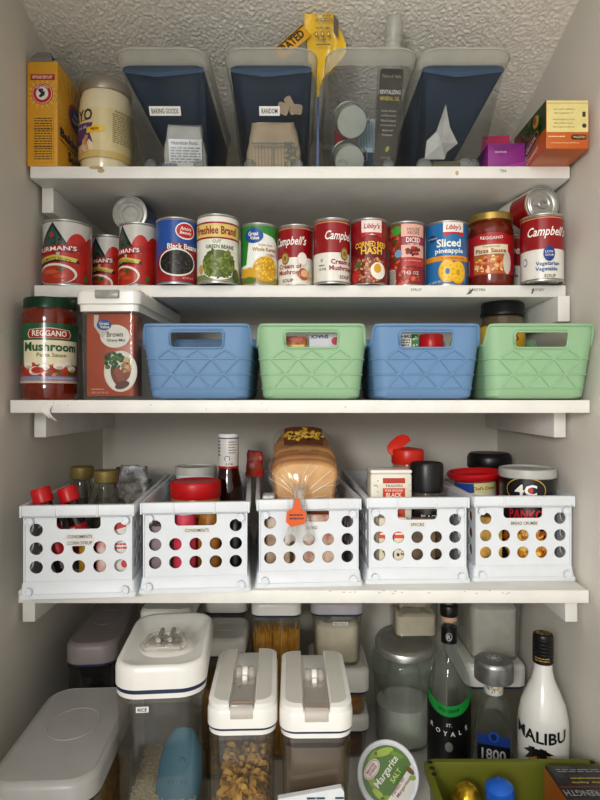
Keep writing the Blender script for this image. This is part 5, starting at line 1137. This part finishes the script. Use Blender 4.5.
PASTA = mat('egg_noodle', '#ddb05a', rough=.5, var=.15, scale=40)
AMBER = mat('amber_pasta', '#c08a2e', rough=.45, hex2='#7a4c14', scale=90, bump=.6)
FLOUR = mat('flour', '#e9e2d0', rough=.9, var=.05, scale=40, bump=.2); SUGAR = mat('tan_sugar', '#b5a189', rough=.9, var=.08, scale=80, bump=.3)

# the rice canister
t = mk('tall rice canister with a large dished white lid and clear handle', -.196, .80, Z5, 5, .129, .207, .352, 'dish', .032, r=.022, sticker=('RICE', -.022, .291, .0046))
heap('rice', 'white rice filling the bottom of the dished lid canister', 'rice', t, .129, .207, .008, .135, RICE, .004, 1, grains=grain_fn(RICE, 2200, .0034, .0010))
s = thing('scoop', 'blue plastic scoop lying in the rice, its rounded back up', 'scoop', (-.1815, .884, Z5+.148), 0, None, (.0, 0, 0))
m = MB(); BLU = mat('blue_scoop_plastic', '#3d7793', rough=.4, var=.04); R = []
for i in range(11):
    k = i/10; w = .034*(1-(1-min(1, (k+.06)/.42))**2)**.5*(1-.12*max(0, k-.5)); zc = .050-.115*k*.9; yc = .030-.085*k
    R.append([V((w*math.cos(a), yc-.0165*math.sin(a)*(.5+.5*k)-.002, zc+.012*math.sin(a)*(1-k*.5))) for a in [PI*j/14 for j in range(15)]])
m.loft(R, BLU, False, False, False); m.loft([[V((p.x, p.y+.002, p.z-.0015)) for p in r_] for r_ in R], BLU, False, False, False)
m.loft([R[0], [V((p.x*.05, p.y+.004, p.z-.004)) for p in R[0]]], BLU, False, False, False)
m.build('scoop_bowl', s, 60)
q = MB()
for u, v in ((.004, .36), (-.010, .58), (.010, .5)):
    c = R[int(v*10)][7]; q.tube([c+V((u+.0035*math.cos(a), -.0012, .0035*math.sin(a))) for a in [2*PI*j/14 for j in range(14)]], .0006, BLU, 5, True)
q.build('moulded_dot', s)
# noodles
def noodle(b, c, ln, w, tw, rz, ry, m):
    n = 7; X = Matrix.Translation(c) @ Matrix.Rotation(rz, 4, 'Z') @ Matrix.Rotation(ry, 4, 'Y'); A = []; B = []
    for i in range(n):
        k = i/(n-1); a = tw*k; x = (k-.5)*ln; cz = .004*math.sin(k*PI*1.3)
        A.append([V((x, w*math.cos(a), cz+w*math.sin(a))), V((x, -w*math.cos(a), cz-w*math.sin(a)))])
    b.loft(A, m, False, False, False, X=X)
t = mk('canister of egg noodles with a flip latch lid, between the rice and the sugar', -.0785, .78, Z5, 2, .096, .180, .312, 'flip', .026, r=.016)
b = MB(); W, L = .096, .18
for i in range(950):
    top = random.random() < .5
    zz = (.150+random.uniform(-.012, .022)) if top else random.uniform(.012, .15)
    x_ = random.uniform(-.0300, .0300); y_ = random.uniform(.032, L-.034) if top else random.choice((random.uniform(.030, .05), random.uniform(.030, L-.034)))
    noodle(b, V((x_, y_, zz)), random.uniform(.018, .024), .0038, random.uniform(2.5, 4.5), random.uniform(0, PI), random.uniform(-.9, .9), PASTA)
o = b.build('egg_noodles', smooth=60); o.location = t.location; o.rotation_euler = t.rotation_euler; tag(o, 'twisted egg noodles filling the flip latch canister', 'pasta', kind='stuff')
# sugar
t = mk('canister of tan sugar with a flip latch lid, beside the margarita salt tub', .0225, .78, Z5, 1, .101, .180, .308, 'flip', .026, r=.016)
heap('brown_sugar', 'tan sugar in the flip latch canister', 'sugar', t, .101, .18, .008, .125, SUGAR, .003, 3)
b = MB(); W, L = .101, .18; w, l = W*.87, L*.905
b.loft([[V((x, y, z)) for x, y in rrect(w-.004, l-.006, .015, 6, 0, L/2)] for z in (.13, .245)], clear('sugar_dust', tint='#b5a08c', haze=.45, hazec='#8f7b66', edge=.05), False, False, True)
o = b.build('sugar_dust', smooth=60); o.location = t.location; o.rotation_euler = t.rotation_euler; tag(o, 'brown dusty film clinging to the walls above the sugar', 'dust', kind='stuff')
# grey lidded ones by the wall
t = mk('large low canister with broad pale grey lid, in the front wall corner', -.328, .722, Z5, 3, .140, .252, .240, 'flat', .028, LIDG, r=.03, lr=.036)
heap('pasta_tubes', 'amber pasta in the large grey lidded canister', 'pasta', t, .14, .252, .008, .15, AMBER, .012, 5)
t = mk('canister with taupe grey lid behind the large low one', -.3675, 1.01, Z5, 5, .090, .24, .293, 'flat', .034, LIDG2, r=.02, bm=clear('smoky_canister', tint='#7d7b78', haze=.12, hazec='#5e5c58'), lr=.03)
t = mk('white lidded canister half hidden behind the rice canister', -.259, 1.105, Z5, 0, .100, .16, .318, 'flat', .026, LIDW, lr=.02)
t = mk('short white lidded canister between the rice and the spaghetti', -.149, 1.09, Z5, 0, .090, .12, .268, 'flat', .030, LIDW, lr=.02)
heap('shell_pasta', 'dim pasta in the short white lidded canister', 'pasta', t, .09, .12, .008, .17, AMBER, .008, 8)
t = mk('white lidded canister against the back wall, left of the spaghetti', -.158, 1.225, Z5, 0, .092, .12, .300, 'flat', .03, LIDW, lr=.02)
t = mk('tall spaghetti canister with a white lid', -.0475, 1.15, Z5, 0, .1, .105, .318, 'flat', .026, LIDW, oval=False, lr=.018, r=.010, bw=.97)
b = MB(); SP = mat('spaghetti', '#eeb83c', rough=.4, hex2='#cf9426', scale=60)
for i in range(330):
    x_, y_ = random.uniform(-.045, .045), .012+abs(random.gauss(0, .025)); y_ = min(y_, .088); dx, dy = random.uniform(-.004, .004), random.uniform(-.004, .004); hh = random.uniform(.243, .258)
    b.tube([(x_, y_, .008), (max(-.0455, min(.0455, x_+dx)), max(.010, min(.09, y_+dy)), hh)], .00125, SP, 4)
o = b.build('spaghetti', loc=t.location); tag(o, 'upright yellow spaghetti strands in the tall canister', 'pasta', kind='stuff')
# stack of three
t = mk('lowest canister of the stack of three, holding brown pasta', .0785, 1.157, Z5, 0, .122, .14, .086, 'flat', .027, LIDW, lr=.02, oval=False)
heap('brown_pasta', 'brown pasta in the lowest stacked canister', 'pasta', t, .122, .14, .006, .045, mat('brown_pasta', '#7d4f24', rough=.6, hex2='#3f2410', scale=70, bump=.6), .006, 9)
t = mk('middle canister of the stack of three, holding amber pasta', .0785, 1.157, Z5+.0865, 0, .122, .14, .0945, 'flat', .045, LIDW, lr=.02, oval=False)
heap('orange_pasta', 'orange pasta in the middle stacked canister', 'pasta', t, .122, .14, .006, .036, mat('orange_pasta', '#c98a34', rough=.6, hex2='#8a5218', scale=70, bump=.6), .005, 11)
t = mk('top canister of the stack of three, full of pizza flour under a grey lid', .0755, 1.165, Z5+.1815, 0, .108, .125, .131, 'flat', .024, mat('lilac_grey_lid', '#b9b4ba', rough=.35), lr=.02, sticker=('PIZZA FLOUR', .006, .088, .0036), oval=True)
heap('pizza_flour', 'cream flour filling the labelled top canister', 'flour', t, .108, .125, .006, .085, FLOUR, .006, 12)
# flour canisters at the back right
t = mk('canister of flour with a crinkled bag inside, standing on the glass jar', .2420, 1.195, Z5+.2240, 0, .105, .09, .16, 'flat', .02, LIDW, lr=.015, oval=False)
heap('flour', 'white flour in the canister above the glass jar', 'flour', t, .105, .09, .006, .050, FLOUR, .01, 13, r=.012)
CRINK = mat('crinkled_pink_film', '#cfc4bc', rough=.3, hex2='#a89c96', scale=70, bump=.8, bscale=90)
b = MB(); R = []
for k in range(8):
    z = .062+k*.009; R.append([V((x, y, z))+noise.noise_vector(V((x*70, y*70, z*70)))*.006 for x, y in rrect(.070, .058, .012, 6, 0, .045)])
b.loft(R, CRINK); o = b.build('plastic_bag', smooth=30, loc=t.location); tag(o, 'crinkled clear flour bag folded on top of the flour', 'bag')
t = mk('white lidded canister under the tall flour canister by the right wall', .386, 1.135, Z5, 0, .122, .2, .198, 'flat', .04, LIDW, lr=.02, oval=False)
t = mk('tall flour canister by the right wall, standing on a white lid', .392, 1.148, Z5+.1985, 0, .112, .18, .154, 'flat', .02, LIDW, lr=.015, oval=False, bm=clear('flour_canister', tint='#eeeeea', haze=.12, hazec='#dcdcd6'))
heap('flour', 'white flour in the tall canister by the right wall', 'flour', t, .112, .18, .006, .112, mat('white_flour', '#e2e1dc', rough=.9, var=.06, scale=50, bump=.4), .006, 15)
# slant mouthed glass jar
t = thing('glass_jar', 'large slant mouthed glass jar with a tilted silver lid, part filled with white powder', 'jar', (.2200, 1.235, Z5+.0003))
def slant(prof, m, tilt0=.075, tilt1=.20, zb=.15):
    b = MB(); R = []
    for r_, z, k in prof:    # k: how far into the tilted neck
        a = tilt1*k; c = V((0, -.006*k, z)); R.append([c+V((r_*math.cos(q), r_*math.sin(q)*math.cos(a), r_*math.sin(q)*math.sin(a))) for q in [2*PI*j/44 for j in range(44)]])
    return b, R
JARG = clear('thick_jar_glass', tint='#eef3ef', haze=.04, hazec='#c9d0ca', rough=.03, edge=.7)
b, R = slant([(.048, 0, 0), (.056, .003, 0), (.058, .010, 0), (.060, .10, 0), (.065, .14, 0), (.067, .16, .1), (.066, .178, .4), (.060, .190, .7), (.051, .197, .95), (.051, .205, 1)], JARG); b.loft(R, JARG, True, False); b.build('jar_body', t, 60)
b, R = slant([(.0525, .200, 1), (.0585, .197, 1), (.0605, .199, 1), (.0605, .208, 1), (.058, .212, 1), (.048, .2125, 1), (.046, .210, 1)], STEEL); b.loft(R, STEEL, True, True); b.build('lid', t, 40)
b, R = slant([(.045, .006, 0), (.0545, .008, 0), (.0565, .082, 0)], FLOUR); b.loft(R, mat('jar_powder', '#eceae4', rough=.9), True, True); b.build('powder', t)
b = MB(); R = []
for k in range(9):
    z = .088+k*.0105; R.append([V((x*(1-.03*k), y, z))+noise.noise_vector(V((x*60, y*60, z*60+3)))*.008 for x, y in rrect(.082, .078, .03, 7)])
b.loft(R, FILM, False, False); b.build('inner_bag', t, 60)
# bottles
GR2 = mat('green_band', '#1f9a44', rough=.4); BLK = mat('black_label', '#121214', rough=.35)
t = thing('liqueur_bottle', 'tall clear bottle with black label, green arched band and cork stopper', 'bottle', (.2825, 1.10, Z5+.0003), facing(.2825, 1.1))
r = .0405; b = MB(); b.lathe([(0, .004), (r*.8, 0), (r*.96, .001), (r, .006), (r, .165), (r*.98, .185), (r*.86, .207), (r*.62, .226), (.0165, .244), (.0148, .258), (.0145, .292), (.0158, .294), (.0158, .302), (.0145, .303)], GLASS, 48); b.build('bottle_body', t)
b = MB(); b.lathe([(0, .300), (.0152, .3035), (.0152, .312), (0, .312)], mat('wood_stopper', '#c9a284', rough=.5, scale=90), 32); b.build('stopper', t)
b = MB(); b.lathe([(0, .3122), (.0162, .3122), (.017, .314), (.017, .330), (.0155, .3325), (0, .3325)], BLACK, 32)
D = Dec(b, lambda u, v, w: V((u, v, .3326+w))); D.poly([(.009*(1 if i % 2 == 0 else .45)*math.cos(PI/2+i*PI/5), .009*(1 if i % 2 == 0 else .45)*math.sin(PI/2+i*PI/5)) for i in range(10)], '#c9ccd0', 1); b.build('cap', t)
b = MB(); b.lathe([(.0149, .262), (.0149, .291)], BLK, 40); D = Dec(b, cyl(.0150)); D.ell(0, .276, .006, .0075, '#c9ccd0', 1); D.ell(0, .276, .005, .0065, '#121214', 2); D.text('R', 0, .276, .008, '#c9ccd0', 3, .02); b.build('neck_band', t)
p = MB(); D = Dec(p, cyl(r+.0005), .006)
arc = lambda u, top, dip: top-dip*(1-(u/(1.3*r))**2)
us = [(-1.35+2.7*i/20)*r for i in range(21)]
D.poly([(u, arc(u, .178, .026)) for u in us][::1]+[(us[-1], .010), (us[0], .010)], BLK, 1)
D.poly([(u, arc(u, .186, .026)) for u in us]+[(u, arc(u, .166, .026)) for u in reversed(us)], GR2, 2)
D.text('IRISH CREAM', 0, .1505, .006, '#0f4a22', 4, .015, w=.036, arc=-.004)
D.text('ST.', 0, .125, .006, '#d9d9d6', 4, .02); 
for i, ch in enumerate('ROYALE'):
    u = (-.82+i*.33)*r; D.text(ch, u, .115-.006+.012*(abs(i-2.5)/2.5)**2*.8, .0085, '#e3e3df', 4, .02, rot=(i-2.5)*.09)
D.ell(0, .085, .007, .009, '#8a8a86', 2); p.build('paper_label', t)
b = MB(); b.lathe([(0, .006), (r*.93, .006), (r*.93, .10), (0, .10)], clear('clear_liquor', tint='#d5dfd6', haze=.03), 40); b.build('liquor', t)
# square shouldered bottle with big silver cap
t = thing('tequila_bottle', 'short flared clear bottle with a large brushed silver cap and blue label', 'bottle', (.345, 1.033, Z5+.0003), facing(.345, 1.033))
b = MB(); b.loft([ring(.072, .058, .010, 0), ring(.076, .062, .012, .004), ring(.074, .060, .012, .09), ring(.062, .052, .012, .15), ring(.046, .042, .012, .19), ring(.034, .034, .0165, .203), ring(.030, .030, .0149, .21), ring(.030, .030, .0149, .222)], GLASS, True, False); b.build('bottle_body', t, 30)
b = MB(); b.lathe([(.0160, .200), (.0163, .202), (.0163, .2225), (.015, .223)], PAPER, 32); D = Dec(b, cyl(.0165)); D.blobs(0, .2115, .014, .007, 26, .001, .0025, ['#c4a24c', '#5d86a8', '#8fa8b5', '#d9c48a'], 1); b.build('neck_seal', t)
SIL = mat('brushed_silver', '#b5b5b3', rough=.32, metal=.85, var=.12, scale=90)
b = MB(); b.lathe([(0, .2232), (.031, .2232), (.0335, .225), (.0335, .252), (.033, .256), (.030, .259), (0, .260)], SIL, 48); D = Dec(b, lambda u, v, w: V((u, v, .2601+w)))
for i in range(8): a = i*PI/4; D.poly([(.005*math.cos(a), .005*math.sin(a)), (.013*math.cos(a+.2), .013*math.sin(a+.2)), (.013*math.cos(a+.55), .013*math.sin(a+.55))], '#dcdcd8', 1)
D.ell(0, 0, .0055, .0055, '#e3e3df', 1.4); cp = b.build('cap', t); cp.rotation_euler = (0, 0, .3)
p = MB(); D = Dec(p, flat((0, -.0308, 0), (1, 0, 0), (0, .012, 1)), dw=.0005); D.rect(-.027, .03, .027, .138, mat('blue_label', '#1d3c86', rough=.4), 1); D.rect(-.027, .03, .027, .121, '#14161e', 2); D.ell(0, .136, .009, .009, '#2a57b0', 3); D.ell(0, .136, .005, .006, '#1a2c5a', 4)
D.text('1800', 0, .106, .019, '#d9dadc', 4, .02, w=.040); D.text('TEQUILA', 0, .075, .007, '#b9bac0', 4, .01); p.build('paper_label', t)
b = MB(); b.loft([ring(.066, .052, .010, .008), ring(.066, .052, .010, .085)], clear('clear_liquor', tint='#d5dfd6', haze=.03)); b.build('liquor', t)
# white rum bottle
t = thing('rum_bottle', 'white bottle with black ribbed cap and palm tree label, by the right wall', 'bottle', (.4055, .968, Z5+.0003), facing(.4055, .968)-.1)
r = .0405; WG = mat('white_bottle_coating', '#e3e2dd', rough=.18, coat=.6, var=.02)
b = MB(); b.lathe([(0, .003), (r*.85, 0), (r*.97, .001), (r, .006), (r, .17), (r*.97, .195), (r*.85, .218), (r*.64, .238), (r*.45, .256), (.0150, .272), (.0142, .285), (.0142, .3), (0, .3)], WG, 48); b.build('bottle_body', t)
b = MB(); pr = [(0, .283), (.0158, .283)]
for i in range(7): z = .284+i*.0058; pr += [(.0166, z), (.0166, z+.0035), (.0158, z+.0045)]
pr += [(.0164, .327), (.0150, .330), (0, .331)]; b.lathe(pr, BLACK, 36); D = Dec(b, lambda u, v, w: V((u, v, .3311+w))); D.blobs(0, 0, .010, .010, 24, .001, .003, ['#b58a2c', '#8a6a24', '#d9b04a'], 1); D2 = Dec(b, cyl(.0168)); D2.fine(-.012, .288, .012, .296, 2, '#a8883c', 1); b.build('cap', t)
p = MB(); D = Dec(p, cyl(r+.0004), .006)
D.text('MALIBU', .0, .176, .019, '#17171a', 3, .025, w=.084, arc=-.006)
D.ell(.05*r, .128, .022, .026, '#e08a3c', 2); D.ell(.05*r, .134, .019, .018, '#eba95a', 2.5); D.rect(-.7*r, .098, .8*r, .112, '#c4562c', 2.4)
D.poly([(.0, .10), (.004, .10), (.001, .125), (-.002, .146), (-.005, .146), (-.003, .125)], '#17171a', 4)
for a, ln in ((2.9, .024), (2.4, .020), (.3, .026), (.8, .020), (3.5, .022), (-.35, .024), (1.6, .014)):
    c = V((-.004, .147)); e = c+V((math.cos(a), math.sin(a)))*ln; n_ = V((-math.sin(a), math.cos(a)))*.0042; md = c.lerp(e, .5)+V((0, .003)); D.poly([tuple(c), tuple(md-n_), tuple(e+V((0, -.003))), tuple(md+n_)], '#17171a', 5)
D.text('CARIBBEAN RUM', 0, .085, .006, '#17171a', 3, .015, w=.06); p.build('paper_label', t)
# green bin
GN = mat('olive_bin_plastic', '#696e18', rough=.5, var=.06, scale=12)
t = thing('olive_bin', 'olive green plastic bin with slotted corners, in front of the bottles', 'bin', (.3225, .628, Z5+.0003), 0)
W, L, H = .268, .268, .166; b = MB(); cy = L/2
b.loft([ring(W-.03, L-.03, .012, 0, 5, 0, cy), ring(W-.012, L-.012, .014, H-.012, 5, 0, cy), ring(W, L, .016, H-.010, 5, 0, cy), ring(W, L, .016, H-.001, 5, 0, cy), ring(W-.002, L-.002, .016, H, 5, 0, cy), ring(W-.018, L-.018, .012, H, 5, 0, cy), ring(W-.022, L-.022, .012, H-.006, 5, 0, cy), ring(W-.036, L-.036, .012, .004, 5, 0, cy)], GN, True, True); b.build('bin_tub', t)
for i in range(3):
    for sx in (-1, 1):
        s_ = MB(); s_.box((sx*(W/2-.010)-.0035, L-.010-.014*i-.003, H-.0002), (sx*(W/2-.010)+.0035, L-.010-.014*i+.003, H+.0006), mat('slot_shadow_plastic', '#1c1f0c', rough=.8)); s_.build('slot', t)
bottle('gold_topped_bottle', 'small bottle with faceted gold foil top inside the olive bin', V((.242, .842, Z5+.0055)), [(0, 0), (.019, 0), (.02, .004), (.02, .1), (.016, .115), (0, .115)], GLASS, [(0, .1152), (.018, .1152), (.022, .122), (.020, .130), (.022, .138), (.018, .146), (.014, .153), (.006, .157), (0, .157)], mat('gold_foil', '#c9a52c', rough=.18, metal=.7, var=.3, scale=70, bump=.6, bscale=120))
bottle('blue_capped_bottle', 'bottle with a slanted bright blue cap inside the olive bin', V((.299, .833, Z5+.0085)), [(0, 0), (.019, 0), (.02, .004), (.02, .12), (.017, .132), (0, .132)], CLEAR, [(0, .1322), (.0195, .1322), (.0205, .135), (.0205, .155), (.019, .164), (.012, .170), (0, .172)], mat('bright_blue_plastic', '#1c62c4', rough=.35), rot=(.06, -.10, 0))
t = thing('medicine_box', 'black and orange carton with upside down lettering standing in the olive bin', 'box', (.3975, .776, Z5+.0055), 0)
m = MB(); m.box((-.040, -.066, 0), (.040, .072, .180), K('#17171b', .4), .0008); m.build('carton', t)
p = MB(); D = Dec(p, flat((0, 0, .180), (1, 0, 0), (0, 1, 0)))
D.text('EXTRA STRENGTH', .012, .012, .012, '#8f8f92', 2, .02, rot=PI, w=.10); D.text('MIGRAINE', .01, -.012, .018, '#d9d9d6', 2, .03, rot=PI, w=.075); D.text('Caffeine  Aspirin', .01, .034, .006, '#c9b43c', 2, .01, rot=PI, w=.055); D.text('Acetaminophen', .01, .043, .006, '#c9b43c', 2, .01, rot=PI, w=.05); D.fine(-.028, .055, .034, .064, 2, '#8f8f92', 2, .45)
D.rect(-.039, .024, .039, .0248, '#c4451d', 2); S = Dec(p, flat((-.040, 0, 0), (0, -1, 0), (0, 0, 1))); S.rect(-.072, .001, .066, .179, '#b5622a', 1); S.rect(-.03, .10, -.01, .16, '#d8a07a', 2); S.rect(-.035, .02, .05, .09, '#8a3a1c', 2); p.build('print', t)
# margarita salt
t = thing('salt_tub', 'round white tub of margarita salt tipped up to show its green lid', 'tub', (.1515, 1.0, Z5+.0735), 0, None, (math.radians(55), 0, 0))
r = .0535; b = MB(); b.lathe([(0, -.042), (r*.86, -.042), (r*.9, -.039), (r*.95, -.006), (0, -.006)], WHITE, 48); b.build('tub_body', t)
b = MB(); b.lathe([(r*.9, -.0058), (r*.99, -.0058), (r, -.004), (r, .001), (r*.97, .003), (r*.87, .003), (r*.85, .0015), (0, .0015)], WHITE, 56); ld = b.build('lid', t)
p = MB(); D = Dec(p, lambda u, v, w: V((u, v, .0016+w)))
a = r*.83; rot = .85; cR, sR = math.cos(rot), math.sin(rot)
def rp(x, y): return (x*cR-y*sR, x*sR+y*cR)
D.ell(0, 0, a, a, '#4f7a1d', 1, n=48)
for (x_, y_, aa, bb, q, c_) in ((-.024, .018, .016, .006, 1.2, '#8fae2c'), (.0, .034, .016, .006, .2, '#8fae2c'), (.022, .026, .018, .006, -.6, '#a9c43a'), (-.033, -.004, .012, .005, 1.6, '#a9c43a'), (-.028, -.022, .014, .006, 2.2, '#8fae2c'), (.034, .006, .012, .004, -1.2, '#6f9a24')): D.ell(*rp(x_, y_), aa, bb, c_, 2, q+rot)
seg = [(a*math.cos(q), a*math.sin(q)) for q in [-2.65+2.16*i/24 for i in range(25)]]; D.poly([rp(x, y) for x, y in seg], '#ece9df', 3)
D.ell(*rp(-.012, .026), .018, .0105, '#efe9e4', 4, rot); D.ell(*rp(-.012, .026), .0165, .009, '#c4607a', 4.4, rot); D.ell(*rp(-.012, .026), .0155, .0082, '#efe9e4', 4.8, rot); D.text('MASTER', *rp(-.012, .0285), .0042, '#b5405c', 6, .02, rot=rot); D.text('OF MIXES', *rp(-.012, .0232), .0042, '#b5405c', 6, .02, rot=rot, w=.02)
D.text('Margarita', *rp(.002, .004), .015, '#f2f2e6', 6, .012, rot=rot, w=.058); D.text('SALT', *rp(.008, -.0105), .008, '#d6e08a', 6, .012, rot=rot)
D.text('Perfect for', *rp(-.002, -.022), .0065, '#9a5a72', 6, .01, rot=rot, w=.034); D.text('Margaritas', *rp(.002, -.031), .0065, '#9a5a72', 6, .01, rot=rot, w=.034); D.ell(*rp(.030, -.024), .004, .009, '#7a5a34', 6, rot); D.ell(*rp(.024, -.034), .006, .004, '#9ab86a', 6); p.build('lid_print', ld)
# checked packet in front of the sugar
m = MB(); CK = mat('checked_cloth_paper', '#dfe3e4', rough=.6, var=.03)
R = []
for y_ in (-.004, .004): R.append([V((x_, y_, z_)) for x_, z_ in ((-.044, 0), (.044, 0), (.044, .200), (.040, .206), (-.044, .192))])
m.loft(R, CK); D = Dec(m, flat((0, -.004, 0), (1, 0, 0), (0, 0, 1)))
for i in range(7):
    for j in range(45):
        if j*.0043 > .187+.0016*i: continue
        if i in (0, 3, 4, 6) : D.rect(-.043+i*.0125, .002+j*.0043, -.0315+i*.0125, .0048+j*.0043, '#35495c', 1)
        elif j % 3 == 0: D.rect(-.043+i*.0125, .002+j*.0043, -.0315+i*.0125, .0048+j*.0043, '#a9b5bd', 1)
o = m.build('checked_packet', loc=(.0145, .7715, Z5+.0003), rot=(0, 0, .02)); tag(o, 'blue and white checked packet leaning on the front of the sugar canister', 'packet')
